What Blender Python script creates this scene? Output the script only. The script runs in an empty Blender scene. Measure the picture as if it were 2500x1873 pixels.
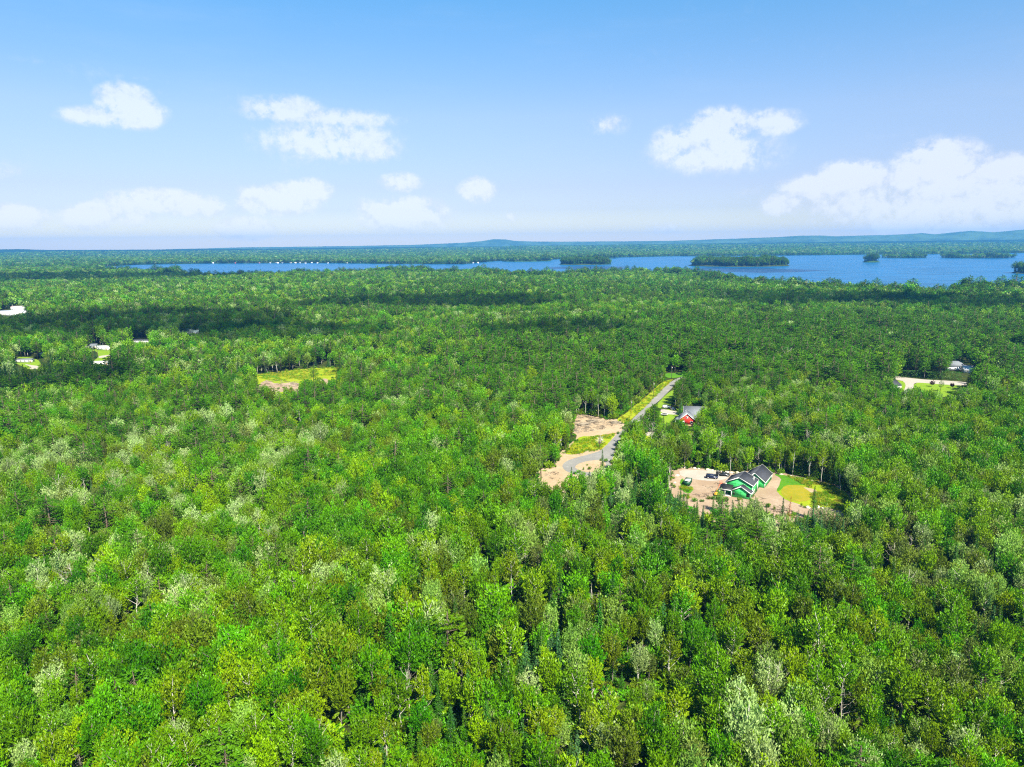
import bpy, math, random
import numpy as np
from mathutils import Vector, Matrix
random.seed(7); RNG = np.random.default_rng(7)
sc = bpy.context.scene
COL = sc.collection
R = math.radians
# ------------------------------------------------------------------ camera
CAM_H = 100.0; PITCH = R(11.15); ROLL = R(0.55); FPX = 710.0
cp, sp = math.cos(PITCH), math.sin(PITCH)
FW = np.array([0, cp, -sp]); r0 = np.array([1.0, 0, 0]); u0 = np.array([0, sp, cp])
RT = r0*math.cos(ROLL) - u0*math.sin(ROLL); UP = u0*math.cos(ROLL) + r0*math.sin(ROLL)
cd = bpy.data.cameras.new('camera'); cam = bpy.data.objects.new('camera', cd); COL.objects.link(cam)
cd.sensor_width = 36; cd.lens = 36*FPX/1024; cd.clip_start = 1; cd.clip_end = 120000
cam.matrix_world = Matrix(((RT[0], UP[0], -FW[0], 0), (RT[1], UP[1], -FW[1], 0), (RT[2], UP[2], -FW[2], CAM_H), (0, 0, 0, 1)))
sc.camera = cam
# ------------------------------------------------------------------ light
SUN_AZ = R(154); SUN_EL = R(50)
SUNV = np.array([math.sin(SUN_AZ)*math.cos(SUN_EL), math.cos(SUN_AZ)*math.cos(SUN_EL), math.sin(SUN_EL)])
sd = bpy.data.lights.new('sun', 'SUN'); sd.energy = 5.0; sd.angle = R(0.5); sd.color = (1.0, 0.94, 0.76)
sun = bpy.data.objects.new('sun', sd); COL.objects.link(sun)
sun.rotation_euler = Vector((-SUNV[0], -SUNV[1], -SUNV[2])).to_track_quat('-Z', 'Y').to_euler()
sc.view_settings.view_transform = 'Standard'; sc.view_settings.look = 'None'
sc.view_settings.gamma = 1.0; sc.view_settings.use_curve_mapping = False
sc.view_settings.exposure = 1.46
SKY_STRENGTH = 0.069
HAZE_DENSITY = 6.0e-5
sc.render.engine = 'CYCLES'
sc.cycles.max_bounces = 5; sc.cycles.diffuse_bounces = 2; sc.cycles.glossy_bounces = 2
sc.cycles.transmission_bounces = 3; sc.cycles.transparent_max_bounces = 4; sc.cycles.volume_bounces = 0
sc.cycles.use_denoising = False
sc.cycles.sample_clamp_indirect = 4
sc.cycles.filter_width = 1.2

def rays(sx, sy):
    x = np.asarray(sx, float)*1024/2500 - 512; y = 383.5 - np.asarray(sy, float)*767/1873
    d = FW + x[..., None]*RT/FPX + y[..., None]*UP/FPX
    return d/np.linalg.norm(d, axis=-1, keepdims=True)
def P(sx, sy, z=0.0):                     # photograph pixel -> place on the plane at height z
    d = rays(sx, sy); t = (z - CAM_H)/d[2]
    return np.array([d[0]*t, d[1]*t, z])
def project(p):                           # (n,3) -> (n,2) photograph pixels
    q = np.asarray(p, float) - [0, 0, CAM_H]; c = np.maximum(q @ FW, 1e-3)
    return np.stack([((q @ RT)/c*FPX + 512)*2500/1024, (383.5 - (q @ UP)/c*FPX)*1873/767], -1)
C1 = lambda x, y: (1600 + x*.24864, 1080 + y*.24859)
C2 = lambda x, y: (1280 + x*.22604, 880 + y*.22604)
C3 = lambda x, y: (x*.25316, 720 + y*.25316)
C6 = lambda x, y: (2100 + x*.18083, 840 + y*.18083)
C7 = lambda x, y: (560 + x*.15371, 840 + y*.15371)
CL = lambda x, y: (x*.5651, 560 + y*.5651)
CR = lambda x, y: (1250 + x*.5651, 540 + y*.5651)

# ------------------------------------------------------------------ noise (numpy)
def hash2(ix, iy, seed):
    h = (ix.astype(np.int64)*374761393 + iy.astype(np.int64)*668265263 + seed*974634777) & 0xFFFFFFFF
    h = ((h ^ (h >> 13))*1274126177) & 0xFFFFFFFF
    return ((h ^ (h >> 16)) & 0xFFFFFF)/float(0xFFFFFF)
def vnoise(x, y, seed=0):
    x = np.asarray(x, float); y = np.asarray(y, float)
    ix, iy = np.floor(x), np.floor(y); fx, fy = x-ix, y-iy
    fx = fx*fx*(3-2*fx); fy = fy*fy*(3-2*fy)
    a = hash2(ix, iy, seed); b = hash2(ix+1, iy, seed); c = hash2(ix, iy+1, seed); d = hash2(ix+1, iy+1, seed)
    return (a*(1-fx)+b*fx)*(1-fy) + (c*(1-fx)+d*fx)*fy
def fbm(x, y, seed=0, o=3):
    s, a, t = 0, 1, 0
    for k in range(o):
        s = s + a*vnoise(np.asarray(x)*2**k, np.asarray(y)*2**k, seed+k*17); t += a; a *= .5
    return s/t

# ------------------------------------------------------------------ polygons
def in_poly(px, py, poly):
    poly = np.asarray(poly); inside = np.zeros(np.shape(px), bool); j = len(poly)-1
    for i in range(len(poly)):
        xi, yi = poly[i]; xj, yj = poly[j]
        if yi != yj:
            c = ((yi > py) != (yj > py)) & (px < (xj-xi)*(py-yi)/(yj-yi) + xi)
            inside ^= c
        j = i
    return inside
def poly_dist(px, py, poly):              # signed: positive inside
    d = np.full(np.shape(px), 1e9); n = len(poly)
    for i in range(n):
        ax, ay = poly[i]; bx, by = poly[(i+1) % n]
        vx, vy = bx-ax, by-ay; L = vx*vx+vy*vy+1e-9
        t = np.clip(((px-ax)*vx + (py-ay)*vy)/L, 0, 1)
        d = np.minimum(d, np.hypot(px-ax-t*vx, py-ay-t*vy))
    return np.where(in_poly(px, py, poly), d, -d)

WATER_Z = -8.0
far_px = [CL(465, 160), CL(600, 153), CL(900, 148), CL(1350, 146), CL(1700, 150), CL(2000, 151), CR(-60, 172), CR(175, 166), CR(300, 160), CR(470, 157),
          CR(700, 152), CR(1000, 150), CR(1500, 145.5), CR(1900, 143), CR(2212, 138), CR(2700, 130)]
near_px = [CL(440, 166), CL(600, 170), CL(750, 168), CL(835, 190), CL(1000, 191), CL(1200, 186), CL(1450, 180), CL(1600, 176), CL(1700, 168),
           CL(1820, 166), CL(1880, 178), CL(2100, 170), CR(35, 224), CR(120, 220), CR(400, 210), CR(560, 206), CR(700, 206), CR(880, 224),
           CR(980, 242), CR(1150, 257), CR(1400, 266), CR(1560, 271), CR(1700, 277), CR(1870, 288), CR(1960, 270), CR(2212, 268), CR(2700, 272)]
LAKE = [tuple(P(*p, WATER_Z)[:2]) for p in far_px] + [tuple(P(*p, 13.0)[:2]) for p in near_px[::-1]]
POND = [tuple(P(*p, WATER_Z)[:2]) for p in [CL(85, 170), CL(160, 164.5), CL(245, 167), CL(262, 174), CL(180, 177)]]
ISLES = []                                # cx, cy, half width, half depth, angle, height
def isle(x0, x1, y, depth, h):
    a = P(*CR(x0, y), WATER_Z); b = P(*CR(x1, y), WATER_Z); m = (a+b)/2; D = np.hypot(m[0], m[1])
    c = m*(1 + depth*.5/D); ISLES.append((c[0], c[1], np.linalg.norm(b-a)/2, depth/2, math.atan2(m[1], m[0]) - math.pi/2, h))
isle(755, 1208, 197, 330, 16); isle(200, 430, 189, 240, 11); isle(1517, 1585, 178, 100, 12); isle(1590, 1800, 160, 260, .6)
isle(1840, 2175, 161, 300, .5); isle(2165, 2290, 228, 130, 9); isle(-40, 170, 175, 300, 9); isle(300, 452, 162, 150, 4)
def isle_d(x, y):
    d = np.full(np.shape(x), -1e9)
    for cx, cy, a, b, th, h in ISLES:
        dx, dy = x-cx, y-cy; u = dx*math.cos(th)+dy*math.sin(th); v = -dx*math.sin(th)+dy*math.cos(th)
        q = np.sqrt((u/a)**2 + (v/b)**2) + (fbm(u/90+cx, v/60, 3)-.5)*.25
        d = np.maximum(d, (1-q)*min(a, b))
    return d
def isle_h(x, y):
    z = np.full(np.shape(x), -99.0)
    for cx, cy, a, b, th, h in ISLES:
        dx, dy = x-cx, y-cy; u = dx*math.cos(th)+dy*math.sin(th); v = -dx*math.sin(th)+dy*math.cos(th)
        q = np.sqrt((u/a)**2 + (v/b)**2)
        z = np.maximum(z, np.where(q < 1.2, WATER_Z + .4 + h*np.clip(1-q, 0, 1)**.5*1.4, -99))
    return z
def water_depth(x, y):                    # positive = metres inside water
    w = np.maximum(poly_dist(x, y, LAKE) + (fbm(x/140, y/140, 51)-.5)*60*(np.hypot(x, y) > 2600), poly_dist(x, y, POND))
    return np.minimum(w, -isle_d(x, y))
def terrain(x, y, wd=None):
    x = np.asarray(x, float); y = np.asarray(y, float); r = np.hypot(x, y)
    k = np.clip((r-1100)/900, 0, 1)
    far = np.clip((r-4200)/9000, 0, 1)
    z = k*(fbm(x/620, y/620, 11)-.5)*14 + far*(10 + (fbm(x/1800, y/1800, 5)-.5)*34)
    z = z + np.clip((r-6300)/4200, 0, 1)**1.3*np.where(x > 0, 46, 34)
    if wd is None: wd = water_depth(x, y)
    s = np.clip(-wd/220, 0, 1); s = s*s*(3-2*s)
    z = np.where(r > 1100, WATER_Z + .8 + (z - WATER_Z - .8)*s, z)
    z = np.where(wd > 0, WATER_Z - np.minimum(wd*.15+.5, 6), z)
    ih = isle_h(x, y); z = np.where((ih > -50) & (wd <= 0), ih, z)
    return z

# ------------------------------------------------------------------ materials
def nodes(m):
    m.use_nodes = True; nt = m.node_tree; nt.nodes.clear(); return nt, nt.nodes, nt.links
def new(nt, t, **k):
    n = nt.nodes.new(t)
    for a, b in k.items():
        if a in n.inputs: n.inputs[a].default_value = b
        else: setattr(n, a, b)
    return n
def mixc(nt, fac, a, b, blend='MIX'):
    n = nt.nodes.new('ShaderNodeMix'); n.data_type = 'RGBA'; n.blend_type = blend; n.clamp_factor = True
    for s, v in ((n.inputs[0], fac), (n.inputs[6], a), (n.inputs[7], b)):
        if isinstance(v, bpy.types.NodeSocket): nt.links.new(v, s)
        elif isinstance(v, (tuple, list)): s.default_value = (*v[:3], 1)
        else: s.default_value = v
    return n.outputs[2]
def math_n(nt, op, a, b=0.0, clamp=False):
    n = nt.nodes.new('ShaderNodeMath'); n.operation = op; n.use_clamp = clamp
    for s, v in ((n.inputs[0], a), (n.inputs[1], b)):
        if isinstance(v, bpy.types.NodeSocket): nt.links.new(v, s)
        else: s.default_value = v
    return n.outputs[0]
def ramp_n(nt, x, a, b):
    n = nt.nodes.new('ShaderNodeMapRange'); nt.links.new(x, n.inputs[0]); n.inputs[1].default_value = a; n.inputs[2].default_value = b
    n.interpolation_type = 'SMOOTHSTEP'; return n.outputs[0]
def noise_n(nt, vec, scale, detail=3, rough=.55):
    n = nt.nodes.new('ShaderNodeTexNoise'); n.inputs['Scale'].default_value = scale; n.inputs['Detail'].default_value = detail; n.inputs['Roughness'].default_value = rough
    if vec is not None: nt.links.new(vec, n.inputs['Vector'])
    return n.outputs[0]
def bsdf_out(nt, col, rough=.9, spec=.1, bump=None, bstr=.3, bdist=.05, metal=0):
    b = nt.nodes.new('ShaderNodeBsdfPrincipled'); o = nt.nodes.new('ShaderNodeOutputMaterial')
    if isinstance(col, bpy.types.NodeSocket): nt.links.new(col, b.inputs['Base Color'])
    else: b.inputs['Base Color'].default_value = (*col, 1)
    b.inputs['Roughness'].default_value = rough; b.inputs['Specular IOR Level'].default_value = spec; b.inputs['Metallic'].default_value = metal
    if bump is not None:
        bn = nt.nodes.new('ShaderNodeBump'); bn.inputs['Strength'].default_value = bstr; bn.inputs['Distance'].default_value = bdist
        nt.links.new(bump, bn.inputs['Height']); nt.links.new(bn.outputs[0], b.inputs['Normal'])
    nt.links.new(b.outputs[0], o.inputs[0]); return b
def plain(name, c, rough=.8, spec=.2, var=.12, scale=3.0, metal=0, bump=0):
    m = bpy.data.materials.new(name); nt, N, L = nodes(m)
    t = nt.nodes.new('ShaderNodeTexCoord').outputs['Object']
    n = noise_n(nt, t, scale, 4)
    c2 = tuple(max(0, v*(1-var*2)) for v in c); c3 = tuple(min(1, v*(1+var)) for v in c)
    bsdf_out(nt, mixc(nt, n, c2, c3), rough, spec, n if bump else None, bump, .05, metal)
    return m
def ground_mat(name, cols, s1=.06, s2=.6, streak=None):
    m = bpy.data.materials.new(name); nt, N, L = nodes(m)
    g = nt.nodes.new('ShaderNodeNewGeometry').outputs['Position']
    a = ramp_n(nt, noise_n(nt, g, s1, 5, .6), .35, .68); b = ramp_n(nt, noise_n(nt, g, s2, 5, .7), .3, .7)
    c = mixc(nt, a, cols[0], cols[1]); c = mixc(nt, math_n(nt, 'MULTIPLY', b, .6), c, cols[2])
    if len(cols) > 3:
        d = ramp_n(nt, noise_n(nt, g, s1*1.9, 4, .7), .56, .7); c = mixc(nt, math_n(nt, 'MULTIPLY', d, .8), c, cols[3])
    bsdf_out(nt, c, .95, .05, noise_n(nt, g, 3.0, 6, .75), .6, .25)
    return m
def leaf_mat(name, c, inner=.55, translucency=.25, hue=.011, rough=.6):
    m = bpy.data.materials.new(name); nt, N, L = nodes(m)
    oi = nt.nodes.new('ShaderNodeObjectInfo'); geo = nt.nodes.new('ShaderNodeNewGeometry')
    patch = noise_n(nt, oi.outputs['Location'], .012, 3, .6); patch2 = noise_n(nt, oi.outputs['Location'], .05, 2, .5)
    # per-tree hue and value, per-leaf value
    hs = nt.nodes.new('ShaderNodeHueSaturation'); hs.inputs['Color'].default_value = (*c, 1)
    h = math_n(nt, 'ADD', math_n(nt, 'MULTIPLY', math_n(nt, 'SUBTRACT', oi.outputs['Random'], .5), hue*2), math_n(nt, 'MULTIPLY', math_n(nt, 'SUBTRACT', patch, .5), -.03))
    L.new(math_n(nt, 'ADD', h, .5), hs.inputs['Hue'])
    v = math_n(nt, 'ADD', math_n(nt, 'MULTIPLY', geo.outputs['Random Per Island'],   .42), .72)
    rv = math_n(nt, 'FRACT', math_n(nt, 'MULTIPLY', oi.outputs['Random'], 7.31))
    v = math_n(nt, 'MULTIPLY', v, math_n(nt, 'ADD', math_n(nt, 'MULTIPLY', rv, .5), .72))
    v = math_n(nt, 'MULTIPLY', v, math_n(nt, 'ADD', math_n(nt, 'MULTIPLY', patch2, .7), .68))
    L.new(v, hs.inputs['Value'])
    s = math_n(nt, 'ADD', math_n(nt, 'MULTIPLY', patch, -.4), 1.30)
    L.new(s, hs.inputs['Saturation'])
    d = nt.nodes.new('ShaderNodeBsdfDiffuse'); L.new(hs.outputs[0], d.inputs[0])
    t = nt.nodes.new('ShaderNodeBsdfTranslucent')
    L.new(mixc(nt, 1.0, hs.outputs[0], (1.0, 1.0, .5), 'MULTIPLY'), t.inputs[0])
    mx = nt.nodes.new('ShaderNodeMixShader'); mx.inputs[0].default_value = translucency
    L.new(d.outputs[0], mx.inputs[1]); L.new(t.outputs[0], mx.inputs[2])
    gl = nt.nodes.new('ShaderNodeBsdfGlossy'); gl.inputs['Roughness'].default_value = .45; gl.inputs[0].default_value = (.9, .95, .9, 1)
    m2 = nt.nodes.new('ShaderNodeMixShader'); m2.inputs[0].default_value = .015
    L.new(mx.outputs[0], m2.inputs[1]); L.new(gl.outputs[0], m2.inputs[2])
    o = nt.nodes.new('ShaderNodeOutputMaterial'); L.new(m2.outputs[0], o.inputs[0])
    return m

# ------------------------------------------------------------------ world: Nishita sky with scattered summer clouds
def build_world():
    w = bpy.data.worlds.new('World'); sc.world = w; w.use_nodes = True; w.cycles.sampling_method = 'NONE'; nt = w.node_tree; nt.nodes.clear(); L = nt.links
    sky = nt.nodes.new('ShaderNodeTexSky'); sky.sky_type = 'NISHITA'; sky.sun_disc = False
    sky.sun_elevation = SUN_EL; sky.sun_rotation = SUN_AZ; sky.altitude = 100; sky.air_density = 1.0; sky.dust_density = .6; sky.ozone_density = 2.2
    tc = nt.nodes.new('ShaderNodeTexCoord'); sep = nt.nodes.new('ShaderNodeSeparateXYZ'); L.new(tc.outputs['Generated'], sep.inputs[0])
    az = math_n(nt, 'ARCTAN2', sep.outputs[0], sep.outputs[1]); el = math_n(nt, 'ARCSINE', sep.outputs[2])
    cmb = nt.nodes.new('ShaderNodeCombineXYZ'); L.new(az, cmb.inputs[0]); L.new(el, cmb.inputs[1])
    V = cmb.outputs[0]
    n1 = noise_n(nt, V, 24, 9, .64); n2 = noise_n(nt, V, 90, 5, .62)
    # blobs: photograph pixel centre, half sizes, weight
    B = [(305, 245, 52, 34, 1.0), (245, 285, 78, 20, .7), (325, 275, 60, 34, .8), (390, 272, 26, 14, .35),
         (690, 268, 95, 32, .62), (820, 290, 150, 24, .55), (800, 345, 170, 48, .62), (900, 365, 90, 32, .55), (720, 400, 110, 40, .18),
         (370, 490, 100, 26, .85), (220, 528, 60, 28, .95), (310, 526, 52, 24, .85), (480, 503, 62, 27, .9), (45, 530, 56, 26, .85), (600, 558, 62, 26, .95),
         (680, 490, 95, 36, .85), (750, 468, 56, 30, .95), (990, 524, 110, 40, .98), (1165, 465, 46, 30, .9), (980, 445, 50, 24, .7), (890, 505, 40, 24, .4), (1245, 530, 24, 16, .4),
         (1755, 310, 72, 42, 1.0), (1670, 345, 80, 40, .7), (1650, 335, 36, 22, .6), (1870, 300, 80, 30, .62), (1745, 375, 160, 48, .6), (1480, 305, 60, 26, .4),
         (2080, 430, 75, 36, .95), (2000, 455, 85, 32, .7), (1905, 500, 50, 26, .7), (2290, 395, 85, 46, 1.0), (2210, 440, 60, 32, .6), (2450, 412, 62, 30, .9),
         (2150, 505, 200, 50, .6), (2380, 500, 210, 80, .7), (2240, 545, 180, 36, .55), (1620, 560, 60, 20, .35), (2060, 520, 60, 20, .4), (1780, 585, 90, 14, .3), (2010, 582, 60, 10, .3),
         (15, 415, 50, 24, .28), (1820, 470, 50, 24, .25), (2190, 330, 130, 16, .14), (1840, 100, 60, 14, .10),
         (100, 150, 240, 16, .13), (330, 190, 220, 18, .15), (440, 228, 130, 16, .16), (1500, 150, 500, 30, .05), (2100, 95, 260, 26, .06)]
    total = None
    for px, py, hw, hh, wt in B:
        d = rays(px, py); a0 = math.atan2(d[0], d[1]); e0 = math.asin(d[2]); k = 1024/2500/FPX
        kx, ky = 1/(hw*k*1.35), 1/(hh*k*1.35)
        mp = nt.nodes.new('ShaderNodeMapping'); L.new(V, mp.inputs[0]); mp.inputs['Scale'].default_value = (kx, ky, 1); mp.inputs['Location'].default_value = (-a0*kx, -e0*ky, 0)
        gr = nt.nodes.new('ShaderNodeTexGradient'); gr.gradient_type = 'SPHERICAL'; L.new(mp.outputs[0], gr.inputs[0])
        f = math_n(nt, 'MULTIPLY', gr.outputs['Fac'], wt*1.3)
        total = f if total is None else math_n(nt, 'SMOOTH_MAX', total, f)
        if total is not f:
            total.node.inputs[2].default_value = .12
    nz = math_n(nt, 'ADD', math_n(nt, 'MULTIPLY', math_n(nt, 'SUBTRACT', n1, .5), 1.1), math_n(nt, 'MULTIPLY', math_n(nt, 'SUBTRACT', n2, .5), .6))
    shaped = math_n(nt, 'MULTIPLY', total, math_n(nt, 'ADD', 1.0, math_n(nt, 'MULTIPLY', nz, 1.9)))
    dens = ramp_n(nt, math_n(nt, 'ADD', shaped, math_n(nt, 'MULTIPLY', math_n(nt, 'MULTIPLY', nz, total), .9)), .10, .56)
    # wisps of high cirrus
    st = nt.nodes.new('ShaderNodeMapping'); L.new(V, st.inputs[0]); st.inputs['Scale'].default_value = (1.2, 6.5, 1); st.inputs['Rotation'].default_value = (0, 0, .12)
    ci = math_n(nt, 'MULTIPLY', ramp_n(nt, noise_n(nt, st.outputs[0], 2.2, 6, .62), .48, .85), .16)
    dens = math_n(nt, 'MAXIMUM', dens, ci)
    # sky tint (deep summer blue above, pale lilac towards the horizon)
    cr = nt.nodes.new('ShaderNodeValToRGB'); L.new(math_n(nt, 'MULTIPLY', el, 2.0, True), cr.inputs[0]); tint = cr.outputs[0]
    e = cr.color_ramp.elements; e[0].position = 0.0; e[0].color = (1.28, 1.13, 1.0, 1); e[1].position = .62; e[1].color = (.50, .90, 1.06, 1)
    q = e.new(.035); q.color = (.93, .88, .86, 1); q = e.new(.09); q.color = (.70, .68, .81, 1); q = e.new(.15); q.color = (.70, .655, .80, 1); q = e.new(.33); q.color = (.80, .80, .88, 1)
    skyc = mixc(nt, 1.0, sky.outputs[0], tint, 'MULTIPLY')
    vo = nt.nodes.new('ShaderNodeVectorMath'); vo.operation = 'ADD'; L.new(V, vo.inputs[0]); vo.inputs[1].default_value = (.003, .009, 0)
    lit = math_n(nt, 'MULTIPLY', math_n(nt, 'SUBTRACT', n1, noise_n(nt, vo.outputs[0], 24, 9, .64)), 2.6)  # sunlit and shaded sides of the puffs put into the cloud colour
    bright = mixc(nt, ramp_n(nt, math_n(nt, 'ADD', shaped, lit), .0, .75), (4.6, 4.8, 5.4), (6.0, 6.0, 6.0))
    final = mixc(nt, math_n(nt, 'MULTIPLY', dens, .55), skyc, bright)
    bg = nt.nodes.new('ShaderNodeBackground'); bg.inputs['Strength'].default_value = SKY_STRENGTH; L.new(final, bg.inputs[0])
    o = nt.nodes.new('ShaderNodeOutputWorld'); L.new(bg.outputs[0], o.inputs[0])
build_world()

# ------------------------------------------------------------------ mesh helpers
def mesh_np(name, verts, faces, mats=(), midx=None, smooth=False):
    me = bpy.data.meshes.new(name)
    verts = np.asarray(verts, np.float32); me.vertices.add(len(verts)); me.vertices.foreach_set('co', verts.ravel())
    if isinstance(faces, np.ndarray):
        n, k = faces.shape; me.loops.add(n*k); me.loops.foreach_set('vertex_index', faces.astype(np.int32).ravel())
        me.polygons.add(n); me.polygons.foreach_set('loop_start', np.arange(0, n*k, k, dtype=np.int32)); me.polygons.foreach_set('loop_total', np.full(n, k, np.int32))
    else:
        tot = [len(f) for f in faces]; st = np.concatenate([[0], np.cumsum(tot)[:-1]]) if tot else []
        me.loops.add(sum(tot)); me.loops.foreach_set('vertex_index', np.array([i for f in faces for i in f], np.int32))
        me.polygons.add(len(faces)); me.polygons.foreach_set('loop_start', np.array(st, np.int32)); me.polygons.foreach_set('loop_total', np.array(tot, np.int32))
    for m in mats: me.materials.append(m)
    if midx is not None: me.polygons.foreach_set('material_index', np.asarray(midx, np.int32))
    if smooth: me.polygons.foreach_set('use_smooth', np.ones(len(me.polygons), bool))
    me.update(calc_edges=True); return me
class MB:
    def __init__(s): s.v = []; s.f = []; s.m = []
    def add(s, v, f, m=0):
        o = len(s.v); s.v += [tuple(map(float, p)) for p in v]; s.f += [[i+o for i in q] for q in f]; s.m += [m]*len(f)
    def box(s, c, d, rz=0, m=0, taper=1.0):
        x, y, z = [q/2 for q in d]; vs = []
        for dz in (-1, 1):
            t = taper if dz > 0 else 1
            for dx, dy in ((-1, -1), (1, -1), (1, 1), (-1, 1)):
                px, py = dx*x*t, dy*y*t
                vs.append((c[0]+px*math.cos(rz)-py*math.sin(rz), c[1]+px*math.sin(rz)+py*math.cos(rz), c[2]+dz*z))
        s.add(vs, [[0, 3, 2, 1], [4, 5, 6, 7], [0, 1, 5, 4], [1, 2, 6, 5], [2, 3, 7, 6], [3, 0, 4, 7]], m)
    def slab(s, quad, th, m=0):           # a plate: quad of 4 points, given thickness downwards
        q = [np.array(p, float) for p in quad]; lo = [p-np.array([0, 0, th]) for p in q]
        s.add(q+lo, [[0, 1, 2, 3], [7, 6, 5, 4], [0, 4, 5, 1], [1, 5, 6, 2], [2, 6, 7, 3], [3, 7, 4, 0]], m)
    def prism(s, poly, d, m=0):           # poly: 3D points, extruded by vector d
        n = len(poly); a = [np.array(p, float) for p in poly]; b = [p+np.array(d, float) for p in a]
        s.add(a+b, [list(range(n))[::-1], list(range(n, 2*n))] + [[i, (i+1) % n, (i+1) % n+n, i+n] for i in range(n)], m)
    def tube(s, pts, rad, sides=6, m=0, cap=True):
        pts = [np.array(p, float) for p in pts]; o = len(s.v); n = len(pts)
        for i, p in enumerate(pts):
            t = pts[min(i+1, n-1)]-pts[max(i-1, 0)]; t = t/(np.linalg.norm(t)+1e-9)
            a = np.cross(t, [0, 0, 1.0] if abs(t[2]) < .9 else [1.0, 0, 0]); a /= np.linalg.norm(a); b = np.cross(t, a)
            for k in range(sides):
                th = 2*math.pi*k/sides; s.v.append(tuple(p + rad[i]*(a*math.cos(th)+b*math.sin(th))))
        for i in range(n-1):
            for k in range(sides):
                k2 = (k+1) % sides; s.f.append([o+i*sides+k, o+i*sides+k2, o+(i+1)*sides+k2, o+(i+1)*sides+k]); s.m.append(m)
        if cap:
            s.f.append([o+(n-1)*sides+k for k in range(sides)]); s.m.append(m); s.f.append([o+k for k in range(sides)][::-1]); s.m.append(m)
    def build(s, name, mats, parent=None, smooth=False):
        if not isinstance(mats, (list, tuple)): mats = [mats]
        me = mesh_np(name, np.array(s.v), s.f, mats, s.m, smooth)
        o = bpy.data.objects.new(name, me); COL.objects.link(o); o.parent = parent; return o
def tag(o, label=None, cat=None, group=None, kind=None):
    if label: o['label'] = label
    if cat: o['category'] = cat
    if group: o['group'] = group
    if kind: o['kind'] = kind
    return o
def empty(name, loc, rz=0, label=None, cat=None, group=None):
    o = bpy.data.objects.new(name, None); COL.objects.link(o); o.location = loc; o.rotation_euler = (0, 0, rz); o.empty_display_size = .5
    return tag(o, label, cat, group)
def obj(name, me, parent=None):
    o = bpy.data.objects.new(name, me); COL.objects.link(o); o.parent = parent; return o
def copy_tree(o, parent=None):
    c = o.copy(); COL.objects.link(c); c.parent = parent
    for ch in list(o.children): copy_tree(ch, c)
    return c

# ------------------------------------------------------------------ terrain, water, hills
def forest_floor_mat():
    m = bpy.data.materials.new('forest_floor'); nt, N, L = nodes(m)
    g = nt.nodes.new('ShaderNodeNewGeometry').outputs['Position']
    ln = nt.nodes.new('ShaderNodeVectorMath'); ln.operation = 'LENGTH'; L.new(g, ln.inputs[0]); dist = ln.outputs['Value']
    near = mixc(nt, ramp_n(nt, noise_n(nt, g, .25, 5, .65), .35, .65), (.018, .030, .008), (.05, .065, .014))
    near = mixc(nt, math_n(nt, 'MULTIPLY', ramp_n(nt, noise_n(nt, g, .09, 3), .55, .75), .6), near, (.07, .055, .03))
    a = ramp_n(nt, noise_n(nt, g, .0016, 6, .6), .38, .62); b = ramp_n(nt, noise_n(nt, g, .02, 5, .75), .32, .68); c = ramp_n(nt, noise_n(nt, g, .0005, 4, .6), .52, .62)
    far = mixc(nt, a, (.026, .075, .020), (.055, .120, .030)); far = mixc(nt, b, mixc(nt, .55, far, (.004, .015, .006)), far)
    far = mixc(nt, math_n(nt, 'MULTIPLY', c, .75), far, (.014, .045, .018))
    fields = ramp_n(nt, noise_n(nt, g, .0011, 3, .5), .66, .70); far = mixc(nt, math_n(nt, 'MULTIPLY', fields, .6), far, (.16, .20, .07))
    col = mixc(nt, ramp_n(nt, dist, 3300, 4300), near, far)
    bsdf_out(nt, col, .95, .02, noise_n(nt, g, .06, 5, .8), .7, 6)
    return m
def build_ground():
    rr = [0.0, 40.0]
    while rr[-1] < 13700: rr.append(rr[-1]*1.0125 if rr[-1] > 90 else rr[-1]+12)
    rr = np.array(rr[1:]); th = np.concatenate([np.arange(-50, 50, .25), np.arange(50, 310, 5.0)])
    TH, RR = np.meshgrid(np.radians(th), rr); X = RR*np.sin(TH); Y = RR*np.cos(TH)
    Z = np.minimum(terrain(X.ravel(), Y.ravel()), 70).reshape(X.shape)
    v = np.stack([X, Y, Z], -1).reshape(-1, 3); n, k = X.shape
    i = np.arange(n-1)[:, None]*k; j = np.arange(k)[None, :]; j2 = (j+1) % k
    f = np.stack([i+j, i+j2, i+k+j2, i+k+j], -1).reshape(-1, 4)[:, ::-1]
    c = len(v); v = np.concatenate([v, [[0, 0, 0]]])
    faces = f
    me = mesh_np('ground', v, np.concatenate([faces, np.stack([np.full(k, c), np.arange(k), np.arange(k), (np.arange(k)+1) % k], -1)[:0]]), [forest_floor_mat()], smooth=True)
    o = obj('ground', me); tag(o, 'dark forest floor and rolling wooded land reaching the horizon', kind='structure')
build_ground()
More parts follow.
